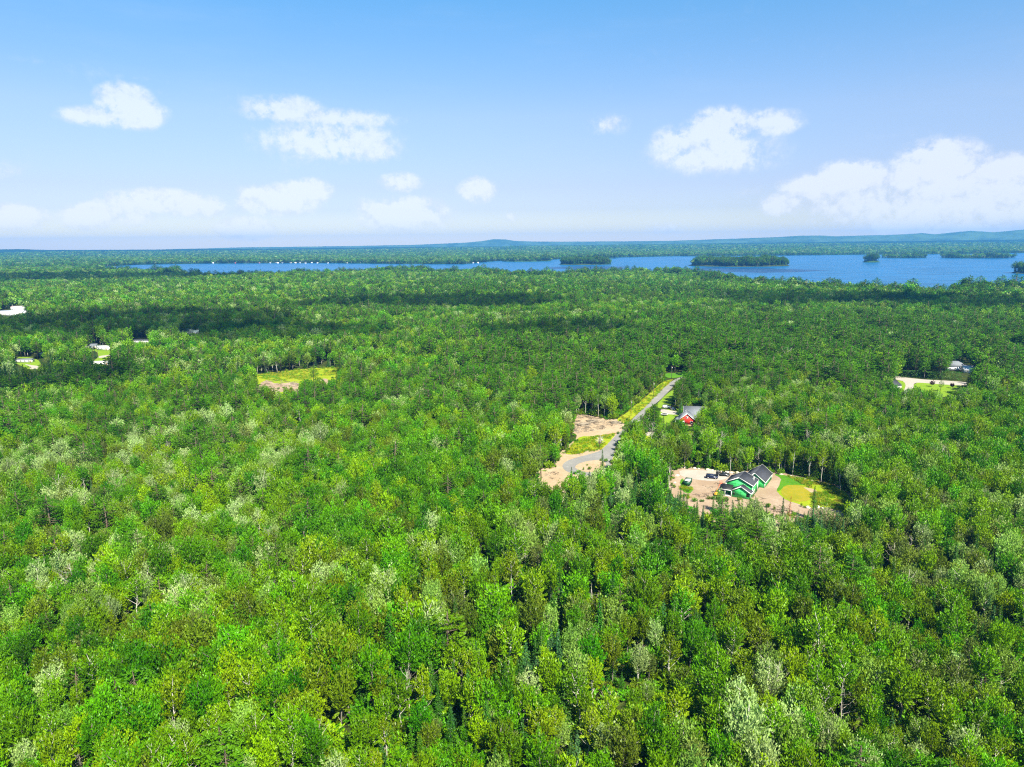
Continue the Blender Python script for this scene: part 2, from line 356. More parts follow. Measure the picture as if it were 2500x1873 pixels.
def build_water():
    m = bpy.data.materials.new('lake_water'); nt, N, L = nodes(m)
    g = nt.nodes.new('ShaderNodeNewGeometry').outputs['Position']
    mp = nt.nodes.new('ShaderNodeMapping'); L.new(g, mp.inputs[0]); mp.inputs['Scale'].default_value = (.45, 2.2, 1); mp.inputs['Rotation'].default_value = (0, 0, .08)
    big = noise_n(nt, mp.outputs[0], .011, 7, .7)
    col = mixc(nt, ramp_n(nt, big, .35, .65), (.003, .060, .150), (.010, .110, .27))
    b = bsdf_out(nt, col, .30, .16)
    w1 = noise_n(nt, mp.outputs[0], .05, 4, .6); w2 = noise_n(nt, mp.outputs[0], .4, 3, .6)
    h = math_n(nt, 'ADD', math_n(nt, 'MULTIPLY', w1, 3.0), w2)
    bn = nt.nodes.new('ShaderNodeBump'); bn.inputs['Strength'].default_value = .22; bn.inputs['Distance'].default_value = 1.0; L.new(h, bn.inputs['Height']); L.new(bn.outputs[0], b.inputs['Normal'])
    xs = [p[0] for p in LAKE]; ys = [p[1] for p in LAKE]
    v = [(min(xs)-400, 1100, WATER_Z), (max(xs)+200, 1100, WATER_Z), (max(xs)+200, max(ys)+300, WATER_Z), (min(xs)-400, max(ys)+300, WATER_Z)]
    o = obj('lake_water', mesh_np('lake_water', v, [[0, 1, 2, 3]], [m])); tag(o, 'long blue rippled lake crossing the view below the horizon', kind='structure')
    o['min_x'] = 0.0
build_water()
def build_hills():
    def hm(name, a, b):
        m = bpy.data.materials.new(name); nt, N, L = nodes(m); g = nt.nodes.new('ShaderNodeNewGeometry').outputs['Position']
        bsdf_out(nt, mixc(nt, ramp_n(nt, noise_n(nt, g, .004, 6, .7), .35, .65), a, b), .95, .02); return m
    m1 = hm('far_hill_woods', (.028, .065, .050), (.060, .115, .070)); m2 = hm('low_hill_woods', (.006, .024, .020), (.016, .045, .026))
    def ridge(pts, D, name, label, deep=.16):
        m = m2 if name == 'low_hills' else m1
        xs = np.arange(pts[0][0], pts[-1][0]+1, 6.0); ys = np.interp(xs, [p[0] for p in pts], [p[1] for p in pts])
        d = rays(xs, ys); t = D/np.hypot(d[:, 0], d[:, 1]); top = d*t[:, None]; top[:, 2] += CAM_H + (fbm(xs/30, xs*0, 9, 3)-.5)*8*D/20000
        v = []; rows = 9; n = len(xs)
        for k in range(rows):
            q = (k-4)/4.0; sc_ = 1+q*deep; hgt = math.cos(q*math.pi/2)**1.3 if abs(q) < 1 else 0
            for i in range(n): v.append((top[i, 0]*sc_, top[i, 1]*sc_, max(top[i, 2], 5)*hgt - 12*(1-hgt)))
        f = [[k*n+i, k*n+i+1, (k+1)*n+i+1, (k+1)*n+i] for k in range(rows-1) for i in range(n-1)]
        tag(obj(name, mesh_np(name, v, f, [m], smooth=True)), label, kind='structure')
    ridge([(-200, 612), (400, 609), (600, 604), (760, 602), (900, 600), (1010, 598), (1073, 595), (1130, 593), (1175, 589), (1205, 584), (1235, 584.5), (1254, 588), (1300, 590), (1400, 590), (1560, 589), (1700, 587), (1800, 587), (1900, 588)], 12900, 'far_hills', 'pale blue far hills with one flat topped mountain', .05)
    ridge([(1500, 592), (1700, 586), (1900, 579), (1956, 575.5), (2000, 575), (2041, 577), (2154, 574), (2210, 572), (2250, 569), (2284, 572), (2324, 568), (2369, 563.5), (2425, 567), (2465, 563.7), (2500, 561), (2600, 556), (2800, 566)], 11800, 'wooded_hills', 'blue wooded ridges rising at the right horizon', .08)
    ridge([(-300, 609), (0, 609), (40, 608), (120, 610.5), (300, 610), (500, 608.5), (700, 607), (850, 605), (1000, 603), (1300, 601), (1600, 596), (2000, 591), (2400, 586), (2700, 583)], 10800, 'low_hills', 'long low dark blue wooded rise below the horizon', .03)
build_hills()

# ------------------------------------------------------------------ clearings: ground patches
def chaikin(p, n=2):
    p = [np.array(q, float) for q in p]
    for _ in range(n):
        p = [r for a, b in zip(p, p[1:]+p[:1]) for r in (a*.75+b*.25, a*.25+b*.75)]
    return p
PATCHN = [0]
def patch(name, px, mat, z, label, jitter=.5, push=0.0, smooth=1):
    pts = chaikin(px, smooth); w = [P(q[0], q[1])[:2] for q in pts]
    out = []
    for a, b in zip(w, w[1:]+w[:1]):
        n = max(1, int(np.linalg.norm(b-a)/1.5))
        for k in range(n): out.append(a+(b-a)*k/n)
    c = np.mean(out, 0); res = []
    for i, q in enumerate(out):
        d = (fbm(q[0]/2.5, q[1]/2.5, 77)-.5)*2*jitter
        e = (q-c)/(np.linalg.norm(q-c)+1e-6); res.append(q + e*(d+jitter*.3))
    PATCHN[0] += 1; zz = z + PATCHN[0]*.0006
    import bmesh
    bm = bmesh.new(); bf = bm.faces.new([bm.verts.new((q[0], q[1], zz)) for q in res]); bf.normal_update()
    if bf.normal.z < 0: bf.normal_flip()
    bmesh.ops.triangulate(bm, faces=[bf]); me = bpy.data.meshes.new(name); bm.to_mesh(me); bm.free(); me.materials.append(mat)
    tag(obj(name, me), label, kind='structure'); return res
M_DIRT = ground_mat('bare_dirt', [(.27, .195, .135), (.36, .28, .21), (.22, .15, .10), (.31, .235, .175)], .09, .9)
M_SAND = ground_mat('orange_sand', [(.33, .25, .165), (.37, .30, .21), (.28, .185, .11), (.33, .215, .12)], .07, .6)
M_GRAVEL = ground_mat('grey_gravel', [(.32, .29, .255), (.38, .345, .31), (.26, .225, .19)], .2, 2.0)
M_ASPH = ground_mat('weathered_asphalt', [(.19, .185, .18), (.23, .225, .215), (.16, .155, .15), (.27, .26, .24)], .08, .8)
M_GRASS = ground_mat('mown_grass', [(.085, .20, .012), (.13, .24, .014), (.22, .25, .02)], .08, .7)
M_GREEN = ground_mat('fresh_green_grass', [(.035, .145, .008), (.055, .18, .010), (.10, .19, .012)], .1, .8)
M_DRY = ground_mat('dry_yellow_grass', [(.19, .25, .008), (.28, .29, .014), (.13, .22, .008), (.26, .23, .04)], .07, .5)
CLEAR = []
def poly(f, pts): return [f(*p) for p in pts]
yard = poly(C1, [(150, 290), (230, 258), (480, 266), (740, 296), (900, 290), (1160, 300), (1300, 316), (1500, 362), (1700, 392), (1850, 455), (1930, 540), (1925, 640), (1890, 690), (1700, 650), (1560, 640), (1390, 640), (1340, 740), (1190, 750), (1090, 600), (930, 530), (900, 570), (700, 600), (540, 545), (430, 590), (330, 560), (320, 470), (170, 450), (160, 380)])
yard_big = poly(C1, [(120, 290), (230, 252), (480, 260), (740, 290), (900, 284), (1160, 296), (1300, 308), (1500, 355), (1720, 385), (1870, 445), (1950, 540), (1950, 680), (1900, 790), (1600, 760), (1340, 900), (1100, 860), (700, 800), (400, 760), (260, 640), (130, 460)])
patch('bare_dirt_ground', yard_big, M_DIRT, .02, 'tan bare dirt around the green house')
patch('gravel_ground', poly(C1, [(230, 270), (480, 272), (700, 310), (720, 350), (600, 385), (400, 368), (250, 335)]), M_GRAVEL, .04, 'pale gravel parking area behind the green house')
patch('lawn', poly(C1, [(1155, 312), (1250, 316), (1400, 362), (1560, 392), (1700, 405), (1790, 445), (1880, 500), (1925, 590), (1895, 690), (1780, 665), (1640, 630), (1540, 650), (1420, 610), (1290, 572), (1225, 510), (1190, 470), (1235, 405), (1245, 355)]), M_DRY, .05, 'yellow green grass right of the green house')
patch('lawn', poly(C1, [(1155, 313), (1250, 318), (1400, 364), (1560, 396), (1500, 425), (1360, 415), (1270, 430), (1215, 485), (1185, 470), (1232, 405), (1240, 355)]), M_GREEN, .06, 'bright green grass strip beside the green house drive')
patch('lawn', poly(C1, [(1262, 424), (1420, 420), (1510, 455), (1535, 520), (1500, 575), (1400, 590), (1290, 560), (1228, 492)]), ground_mat('straw_grass', [(.20, .18, .012), (.27, .21, .018), (.15, .18, .010), (.28, .20, .03)], .1, .5), .07, 'rounded ochre patch of dry grass by the green house')
patch('dirt_path', poly(C1, [(1440, 440), (1560, 460), (1600, 500), (1560, 520), (1500, 470)]), M_SAND, .075, 'pale sandy track through the grass')
patch('lawn', poly(C1, [(240, 375), (275, 350), (300, 440), (360, 430), (375, 465), (330, 510), (260, 480)]), M_GREEN, .05, 'green weeds around the dumpster')
lot = poly(C2, [(80, 1250), (170, 1185), (320, 1150), (350, 1100), (385, 1000), (430, 1000), (560, 850), (570, 800), (480, 760), (540, 690), (545, 590), (700, 588), (850, 630), (980, 640), (1080, 650), (1100, 700), (1060, 800), (1050, 900), (965, 1000), (1000, 1060), (950, 1120), (840, 1080), (700, 1140), (590, 1230), (520, 1280), (380, 1320), (200, 1280)])
lot_big = poly(C2, [(60, 1250), (170, 1175), (320, 1140), (350, 1090), (385, 990), (560, 850), (570, 800), (470, 760), (530, 690), (535, 583), (700, 582), (850, 622), (980, 634), (1100, 650), (1150, 720), (1100, 850), (1080, 900), (985, 1010), (980, 1300), (900, 1430), (300, 1430), (100, 1330)])
patch('cleared_ground', lot_big, M_SAND, .02, 'pale sandy cleared ground around the road end')
patch('road', poly(C2, [(1740, 165), (1600, 215), (1500, 305), (1400, 398), (1330, 485), (1200, 600), (1120, 690), (1045, 765), (960, 840), (830, 975), (720, 1010), (560, 1050), (450, 1090), (405, 1135), (430, 1185), (500, 1218), (580, 1230), (700, 1262), (850, 1250), (930, 1180), (945, 1080), (965, 1020), (1055, 890), (1150, 790), (1230, 690), (1290, 600), (1335, 520), (1445, 450), (1565, 330), (1650, 240), (1780, 180)]), M_ASPH, .04, 'grey asphalt road ending in a turning circle', .12)
patch('turning_island', poly(C2, [(548, 1145), (610, 1105), (730, 1080), (850, 1080), (890, 1130), (840, 1190), (700, 1215), (600, 1192), (560, 1172)]), M_SAND, .06, 'sandy middle of the road turning circle', .15)
patch('lawn', poly(C2, [(420, 1012), (510, 930), (560, 862), (600, 822), (760, 820), (830, 845), (985, 790), (960, 838), (830, 968), (770, 960), (700, 962), (560, 1018)]), M_DRY, .05, 'green grass slope between road and cleared lot')
patch('grass_verge', poly(C2, [(985, 640), (1120, 560), (1200, 480), (1330, 385), (1440, 270), (1520, 222), (1600, 205), (1600, 213), (1500, 303), (1400, 396), (1330, 482), (1190, 605), (1110, 690), (1050, 670)]), M_DRY, .035, 'yellow green verge left of the road')
patch('grass_verge', poly(C2, [(1575, 330), (1650, 320), (1620, 430), (1560, 520), (1480, 520), (1400, 500), (1455, 452)]), M_GRASS, .035, 'bright green verge right of the road')
patch('grass_verge', poly(C2, [(965, 1025), (1010, 930), (1070, 960), (1090, 1060), (990, 1100), (955, 1075)]), M_DRY, .035, 'grass verge beside the turning circle')
patch('lawn', poly(C2, [(1515, 140), (1640, 138), (1790, 122), (1760, 165), (1640, 190), (1530, 188)]), M_GREEN, .035, 'bright green grass at the far road bend')
patch('lawn', poly(C2, [(1460, 540), (1640, 520), (1720, 580), (1600, 620), (1550, 760), (1450, 740), (1455, 620)]), M_GRASS, .03, 'small lawn left of the red house')
patch('gravel_drive', poly(C2, [(1480, 525), (1600, 545), (1700, 560), (1690, 590), (1560, 585), (1475, 560)]), M_GRAVEL, .05, 'pale gravel drive left of the red house')
patch('gravel_drive', poly(C2, [(1310, 775), (1395, 778), (1480, 760), (1570, 762), (1560, 790), (1400, 815), (1305, 812)]), M_GRAVEL, .03, 'pale gravel pad below the red house')
patch('lawn', poly(C2, [(1310, 815), (1365, 815), (1350, 920), (1310, 880)]), M_DRY, .03, 'grass below the pale gravel pad')
CLEAR += [yard, lot, poly(C2, [(560, 1080), (950, 1060), (930, 1130), (850, 1200), (600, 1225), (450, 1200)]),
    poly(C2, [(990, 640), (1120, 540), (1330, 370), (1440, 270), (1520, 215), (1520, 138), (1790, 120), (1740, 190), (1640, 250), (1600, 330), (1560, 480), (1440, 460), (1330, 540), (1240, 600), (1240, 660), (1185, 690), (1100, 700)]),
    poly(C2, [(1480, 490), (1640, 500), (1660, 600), (1540, 640), (1530, 690), (1490, 690), (1480, 600)]),
    poly(C2, [(1680, 600), (1790, 500), (1800, 475), (1945, 485), (1920, 560), (1820, 620), (1850, 700), (1690, 700)]),
    poly(C2, [(1308, 772), (1395, 772), (1395, 820), (1360, 880), (1312, 870)])]
field = poly(C7, [(385, 490), (700, 478), (850, 458), (950, 428), (1200, 400), (1500, 382), (1760, 372), (1750, 480), (1620, 560), (1600, 640), (1500, 640), (1430, 560), (1180, 600), (1110, 720), (1040, 760), (950, 700), (700, 725), (480, 700), (420, 650), (440, 600)])
patch('field', poly(C7, [(370, 485), (700, 474), (850, 454), (950, 424), (1200, 396), (1500, 378), (1790, 366), (1790, 560), (1600, 760), (1040, 860), (400, 800), (340, 640)]), M_DRY, .02, 'long yellow green field in the left woods', .8)
patch('bare_dirt_ground', poly(C7, [(430, 690), (520, 600), (620, 575), (740, 640), (960, 610), (1110, 620), (1140, 730), (1040, 790), (900, 760), (700, 760), (450, 760)]), M_DIRT, .04, 'pale pinkish dirt at the front of the left field', .8)
patch('bare_dirt_ground', poly(C7, [(1440, 555), (1560, 550), (1620, 640), (1500, 660)]), M_DIRT, .04, 'small dirt patch at the right of the left field')
patch('lawn', poly(C7, [(520, 500), (700, 478), (840, 486), (760, 545), (560, 530)]), M_GREEN, .04, 'greener strip at the back of the left field')
CLEAR.append(field)
patch('road', poly(C6, [(420, 420), (600, 452), (900, 484), (1250, 500), (1480, 522), (1480, 565), (1100, 548), (900, 532), (725, 520), (725, 590), (650, 700), (590, 680), (612, 508), (480, 480), (420, 470)]), M_GRAVEL, .03, 'pale road and driveway in the right woods', .2)
patch('lawn', poly(C6, [(728, 520), (930, 531), (1150, 550), (1420, 562), (1420, 640), (1250, 700), (1120, 720), (950, 700), (726, 640)]), M_GRASS, .03, 'bright lawn beside the road in the right woods')
patch('lawn', poly(C6, [(470, 490), (570, 498), (612, 535), (600, 620), (560, 640), (470, 600)]), M_GRASS, .03, 'small lawn corner left of the driveway')
CLEAR += [poly(C6, [(470, 425), (600, 440), (900, 470), (1280, 490), (1400, 515), (1395, 600), (1270, 640), (1130, 665), (950, 620), (730, 600), (640, 655), (500, 660), (470, 540)]),
          poly(C6, [(1200, 300), (1330, 262), (1470, 275), (1530, 330), (1520, 385), (1380, 380), (1210, 350)])]
for pl_, lb in [([(150, 600), (295, 600), (390, 640), (390, 715), (270, 720), (215, 690), (150, 660)], 'small lawn and drive by the leftmost trailer'),
           ([(780, 485), (1040, 485), (1065, 560), (1055, 650), (1030, 685), (900, 685), (900, 640), (950, 600), (940, 545), (850, 530)], 'lawn between the white trailers'),
           ([(755, 248), (890, 255), (885, 276), (770, 276)], 'narrow pale field far left')]:
    patch('lawn', poly(C3, pl_), M_GRASS, .02, lb); CLEAR.append(poly(C3, pl_))
patch('dirt_drive', poly(C3, [(225, 665), (300, 678), (385, 690), (370, 712), (280, 718), (300, 695)]), M_GRAVEL, .04, 'pale drive in front of the leftmost trailer')
patch('dirt_drive', poly(C3, [(945, 592), (1060, 578), (1060, 592), (960, 612)]), M_GRAVEL, .04, 'pale drive between the white trailers')
CLEAR += [poly(C3, [(378, 556), (432, 556), (432, 600), (378, 600)]), poly(C3, [(1255, 420), (1435, 420), (1435, 468), (1255, 468)]),
          poly(C3, [(1715, 345), (1912, 345), (1905, 372), (1720, 372)]), poly(C3, [(0, 150), (100, 135), (210, 135), (280, 175), (200, 190), (60, 215), (0, 200)]),
          ]
# ------------------------------------------------------------------ trees: one builder for each kind
BARK = {'grey': plain('grey_bark', (.20, .18, .15), .9, .1, .25, 2), 'pale': plain('pale_bark', (.50, .47, .42), .85, .1, .2, 1.5),
        'brown': plain('brown_bark', (.13, .10, .075), .9, .1, .25, 2), 'dead': plain('bleached_wood', (.42, .38, .33), .9, .1, .25, 2)}
LEAF = {'vivid': leaf_mat('vivid_green_leaves', (.096, .275, .004)), 'deep': leaf_mat('deep_green_leaves', (.054, .182, .005)),
        'lime': leaf_mat('lime_green_leaves', (.205, .345, .012)), 'mid': leaf_mat('mid_green_leaves', (.132, .268, .009)),
        'fresh': leaf_mat('yellow_green_leaves', (.185, .295, .020)), 'silver': leaf_mat('silvery_green_leaves', (.31, .42, .16), hue=.01, translucency=.25),
        'pale': leaf_mat('pale_green_leaves', (.205, .335, .075), hue=.012), 'olive': leaf_mat('olive_green_leaves', (.125, .185, .022)),
        'dull': leaf_mat('dull_grey_green_leaves', (.140, .195, .045)), 'dark': leaf_mat('dark_green_needles', (.038, .108, .014), translucency=.15),
        'blue': leaf_mat('blue_green_needles', (.045, .125, .040), translucency=.15), 'pine': leaf_mat('pine_green_needles', (.062, .165, .010), translucency=.2),
        'bright': leaf_mat('bright_green_needles', (.105, .235, .010), translucency=.2), 'rust': leaf_mat('rust_brown_needles', (.30, .10, .04), translucency=.1),
        'purple': leaf_mat('dark_purple_leaves', (.055, .020, .028), translucency=.2)}
COLW = {'vivid': 'vivid green', 'deep': 'deep green', 'lime': 'lime green', 'mid': 'mid green', 'fresh': 'yellow green', 'silver': 'silvery', 'pale': 'pale green', 'olive': 'olive green',
        'dull': 'grey green', 'dark': 'dark green', 'blue': 'blue green', 'pine': 'dark green', 'bright': 'bright green', 'rust': 'rust brown', 'purple': 'dark purple', 'dead': 'grey'}
def nrm(a): return a/(np.linalg.norm(a, axis=-1, keepdims=True)+1e-9)
def leaf_quads(C, A, N, l, w):
    A = nrm(A); B = nrm(np.cross(N, A)); l = l[:, None]/2; w = w[:, None]/2
    v = np.stack([C-A*l, C+B*w, C+A*l, C-B*w], 1).reshape(-1, 3)
    return v, np.arange(len(C)*4).reshape(-1, 4)
def sprays(rg, starts, tips, per, size, spread, up, elong=1.7, flat=0.0, outer=.6):
    nb = len(starts); t = rg.random((nb, per))**outer; D = tips-starts; Ln = np.linalg.norm(D, axis=1)
    C = starts[:, None]+D[:, None]*t[..., None]
    s = (spread*Ln)[:, None, None]*(1.15-.75*t)[..., None]
    off = rg.normal(size=(nb, per, 3)); off[..., 2] *= (1-flat); C = (C+off*s).reshape(-1, 3)
    dd = np.repeat(nrm(D), per, 0); A = dd + rg.normal(size=C.shape)*.38 + [0, 0, up*.3]
    out = nrm(off.reshape(-1, 3)+1e-4)
    N = out*.75 + np.array([0, 0, .6+flat]) + rg.normal(size=C.shape)*.38
    l = size*(.7+.7*rg.random(len(C)))*elong; w = size*(.6+.5*rg.random(len(C)))
    return leaf_quads(C, A, N, l, w)
def broad(seed, H, Rd, base, nb, per, leaf, lean=.0, up=.5, lump=.3, gaps=.15, bark='grey', limbs=7, trunk_r=.16):
    rg = np.random.default_rng(seed)
    cz = (base+1)*.5*H; az_ = (1-base)*.5*H
    i = np.arange(nb)+.5; ph = np.arccos(1-1.75*i/nb); th = math.pi*(1+5**.5)*i + rg.random(nb)*.5
    d = np.stack([np.cos(th)*np.sin(ph), np.sin(th)*np.sin(ph), np.cos(ph)], 1)
    rad = 1 + (fbm(th/1.1+seed*3.1, ph*1.7, seed, 2)-.5)*2*lump + rg.normal(size=nb)*.09
    keep = rg.random(nb) > gaps*(.5+.5*(d[:, 2] < .2)); d = d[keep]; rad = rad[keep]
    tip = d*rad[:, None]*[Rd, Rd, az_]; tip[:, 2] += cz + rg.random(len(d))*up*.8
    inner = d*[Rd*.34, Rd*.34, az_*.42]; inner[:, 2] += cz - up*.9 - .5
    ax = rg.random()*6.28; sh = np.array([math.cos(ax), math.sin(ax), 0])*lean
    tip += sh*(tip[:, 2:]/H); inner += sh*(inner[:, 2:]/H)
    v, f = sprays(rg, inner, tip, per, leaf, .135, up, 2.1)
    tb = MB(); k = 5; pts = [np.array([0, 0, -.5])]
    for j in range(1, k+1):
        z = H*.86*j/k; pts.append(np.array([rg.normal()*.12, rg.normal()*.12, z])+sh*(z/H))
    r = trunk_r*H/12; tb.tube(pts, [r*(1.15-.95*j/k) for j in range(k+1)], 6)
    order = rg.permutation(len(tip))[:limbs]
    for q in order:
        z0 = max(base*H*.9, tip[q, 2]-1.2-np.linalg.norm(tip[q, :2])*.9); s0 = np.array([0, 0, z0])+sh*(z0/H)
        m = s0*.45+tip[q]*.55+np.array([0, 0, -.25]); tb.tube([s0, m, s0*.12+tip[q]*.88], [r*.42, r*.26, r*.1], 4, cap=False)
    return tb, v, f
def spruce(seed, H, Rd, nw, bl, per, leaf, base=.08, droop=.25):
    rg = np.random.default_rng(seed); S, T = [], []
    for j in range(nw):
        u = j/(nw-1); z = H*(base+(1-base)*u*.97); rr = Rd*(1-u)**.85*(.85+.3*rg.random())+.12
        n = max(3, int(bl*(1-u*.5)))
        for q in range(n):
            a = 2*math.pi*(q+rg.random()*.7)/n + j*1.3; L = rr*(.75+.4*rg.random())
            S.append([math.cos(a)*.05, math.sin(a)*.05, z]); T.append([math.cos(a)*L, math.sin(a)*L, z-L*droop+rg.normal()*.06])
    S.append([0, 0, H*.93]); T.append([0, 0, H*1.02])
    v, f = sprays(rg, np.array(S), np.array(T), per, leaf, .12, .1, 1.9, .5, .8)
    tb = MB(); r = .012*H+.03; tb.tube([[0, 0, -.5], [0, 0, H*.5], [0, 0, H*.98]], [r*1.2, r*.7, r*.1], 5)
    return tb, v, f
def pine(seed, H, Rd, nw, bl, per, leaf, base=.35):
    rg = np.random.default_rng(seed); S, T = [], []; tb = MB(); r = .014*H+.03
    tb.tube([[0, 0, -.5], [rg.normal()*.15, rg.normal()*.15, H*.5], [0, 0, H*.97]], [r*1.2, r*.75, r*.12], 6)
    for j in range(nw):
        u = j/(nw-1); z = H*(base+(1-base)*u*.93); prof = (math.sin(math.pi*min(1, (u*.78+.24)))**.75)
        n = max(3, int(bl*(1-u*.35)))
        for q in range(n):
            if rg.random() < .15: continue
            a = 2*math.pi*(q+rg.random()*.8)/n + j*2.1; L = Rd*prof*(.65+.55*rg.random())+.2
            s0 = np.array([math.cos(a)*L*.25, math.sin(a)*L*.25, z]); t0 = np.array([math.cos(a)*L, math.sin(a)*L, z+L*.16+rg.normal()*.1])
            S.append(s0); T.append(t0)
            if q % 2 == 0: tb.tube([[0, 0, z-.2], t0*.85+np.array([0, 0, z*.0])], [r*.35, r*.1], 3, cap=False)
            for k in (-1, 1):
                if L > 1.3:
                    a2 = a+k*.45; S.append(s0*.5+t0*.5); T.append(np.array([math.cos(a2)*L*.92, math.sin(a2)*L*.92, z+L*.13]))
    v, f = sprays(rg, np.array(S), np.array(T), per, leaf, .14, .5, 1.6, .62, .7)
    return tb, v, f
def bare(seed, H, spread=.35, n=16, r=.11, sub=3, twig=0):
    rg = np.random.default_rng(seed); tb = MB(); k = 5; pts = [np.array([0, 0, -.5])]
    for j in range(1, k+1): pts.append(np.array([rg.normal()*.2, rg.normal()*.2, H*.92*j/k]))
    tb.tube(pts, [r*(1.25-1.05*j/k) for j in range(k+1)], 6)
    tips = []
    for q in range(n):
        u = .35+.6*(q/n); z0 = H*u*.92; s0 = pts[0]*0 + np.array([np.interp(z0, [p[2] for p in pts], [p[i] for p in pts]) for i in (0, 1)]+[z0])
        a = rg.random()*6.28; L = H*spread*(1.15-u)*(.6+.8*rg.random()); e = s0+np.array([math.cos(a)*L, math.sin(a)*L, L*(.75+.5*rg.random())])
        m = (s0+e)/2+np.array([math.cos(a)*L*.12, math.sin(a)*L*.12, -.1*L])
        tb.tube([s0, m, e], [r*.42, r*.27, r*.1], 4, cap=False); tips.append(e)
        for _ in range(sub):
            t = rg.random()*.6+.3; b = m*(1-t)+e*t; g = b+rg.normal(size=3)*L*.22+np.array([0, 0, L*.25]); tb.tube([b, g], [r*.17, r*.06], 3, cap=False); tips.append(g)
    return tb, np.array(tips)
PROTO = {}
def add_proto(kind, col, bark, H, Rd, tb, v, f):
    lod = PROTO.setdefault(kind, [])
    i = len(lod); base = kind + '_shape'
    tm = mesh_np(base+'_trunk', np.array(tb.v), tb.f, [BARK[bark]], smooth=True)
    cm = mesh_np(base+'_crown', v, f, [LEAF[col]]) if v is not None else None
    if v is not None:
        o = len(tb.v); F = tb.f + (f+o).tolist(); jm = mesh_np(base, np.concatenate([np.array(tb.v), v]), F, [BARK[bark], LEAF[col]], [0]*len(tb.f)+[1]*len(f))
    else: jm = tm
    lod.append(dict(col=col, H=H, R=Rd, trunk=tm, crown=cm, mesh=jm, bark=bark))
def protos(tag_, q, k):                   # q leaf count factor, k leaf size factor
    s = 100
    for col, H, Rd, b in [('vivid', 13.5, 2.6, .22), ('vivid', 12.5, 2.2, .25), ('mid', 13.5, 2.7, .25), ('deep', 13, 2.4, .2), ('mid', 11.5, 2.1, .15), ('lime', 12, 2.2, .25), ('vivid', 14.5, 3.1, .3), ('deep', 14, 2.5, .25), ('olive', 12.5, 2.3, .22), ('mid', 14.5, 2.2, .3)]:
        s += 1; add_proto('maple_tree'+tag_, col, 'grey', H, Rd, *broad(s, H, Rd, b, 52, int(64*q), .27*k, .5, 1.1, .42, .22, limbs=9))
    for col, H, Rd, b in [('fresh', 14, 2.1, .38), ('mid', 13, 1.9, .42), ('fresh', 12, 2.2, .35), ('mid', 15, 2.3, .45), ('vivid', 13, 2.0, .4)]:
        s += 1; add_proto('aspen_tree'+tag_, col, 'pale', H, Rd, *broad(s, H, Rd, b, 38, int(52*q), .25*k, .7, .8, .38, .25, limbs=12, trunk_r=.12))
    for col, H, Rd, b in [('pale', 13, 2.6, .3), ('silver', 12.5, 2.4, .3), ('pale', 12, 2.2, .28), ('silver', 13.5, 2.8, .33)]:
        s += 1; add_proto('poplar_tree'+tag_, col, 'pale', H, Rd, *broad(s, H, Rd, b, 50, int(56*q), .25*k, .9, 1.6, .36, .2, limbs=10))
    for col, H, Rd, b in [('olive', 11, 2.5, .25), ('dull', 12, 2.5, .3), ('olive', 10, 2.2, .2), ('dull', 11, 2.9, .3)]:
        s += 1; add_proto('ash_tree'+tag_, col, 'grey', H, Rd, *broad(s, H, Rd, b, 70, int(36*q), .24*k, .5, .6, .36, .28, limbs=14))
    for col, H, Rd in [('dark', 12, 1.7), ('blue', 11, 1.6), ('dark', 14, 1.9), ('blue', 9, 1.5), ('pine', 10, 1.5)]:
        s += 1; add_proto('spruce_tree'+tag_, col, 'brown', H, Rd, *spruce(s, H, Rd, int(H*2.1), 8, int(13*q), .19*k))
    for col, H, Rd, b in [('pine', 18, 4.2, .42), ('bright', 16, 3.7, .38), ('pine', 15, 3.5, .35), ('pine', 19, 4.4, .45)]:
        s += 1; add_proto('pine_tree'+tag_, col, 'brown', H, Rd, *pine(s, H, Rd, 12, 7, int(30*q), .24*k, b))
protos('', 1.0, 1.0)
for s_, H_ in ((301, 12), (302, 14), (303, 10), (304, 13)):
    tb_, tips_ = bare(s_, H_, .38, 16, .12, 3); add_proto('dead_tree', 'dead', 'dead', H_, 2.0, tb_, None, None)
for s_, H_ in ((311, 10), (312, 8)):
    add_proto('dead_spruce', 'rust', 'brown', H_, 1.3, *spruce(s_, H_, 1.3, 18, 6, 7, .17))
protos('_mid', .38, 1.65)
protos('_far', .12, 3.0)
for s_, c_ in ((401, 'mid'), (402, 'vivid'), (403, 'olive'), (404, 'deep'), (405, 'fresh')):
    add_proto('undergrowth', c_, 'brown', 3.2, 1.6, *broad(s_, 3.2, 1.6, .02, 26, 22, .26, 0, .4, .4, .1, limbs=2))

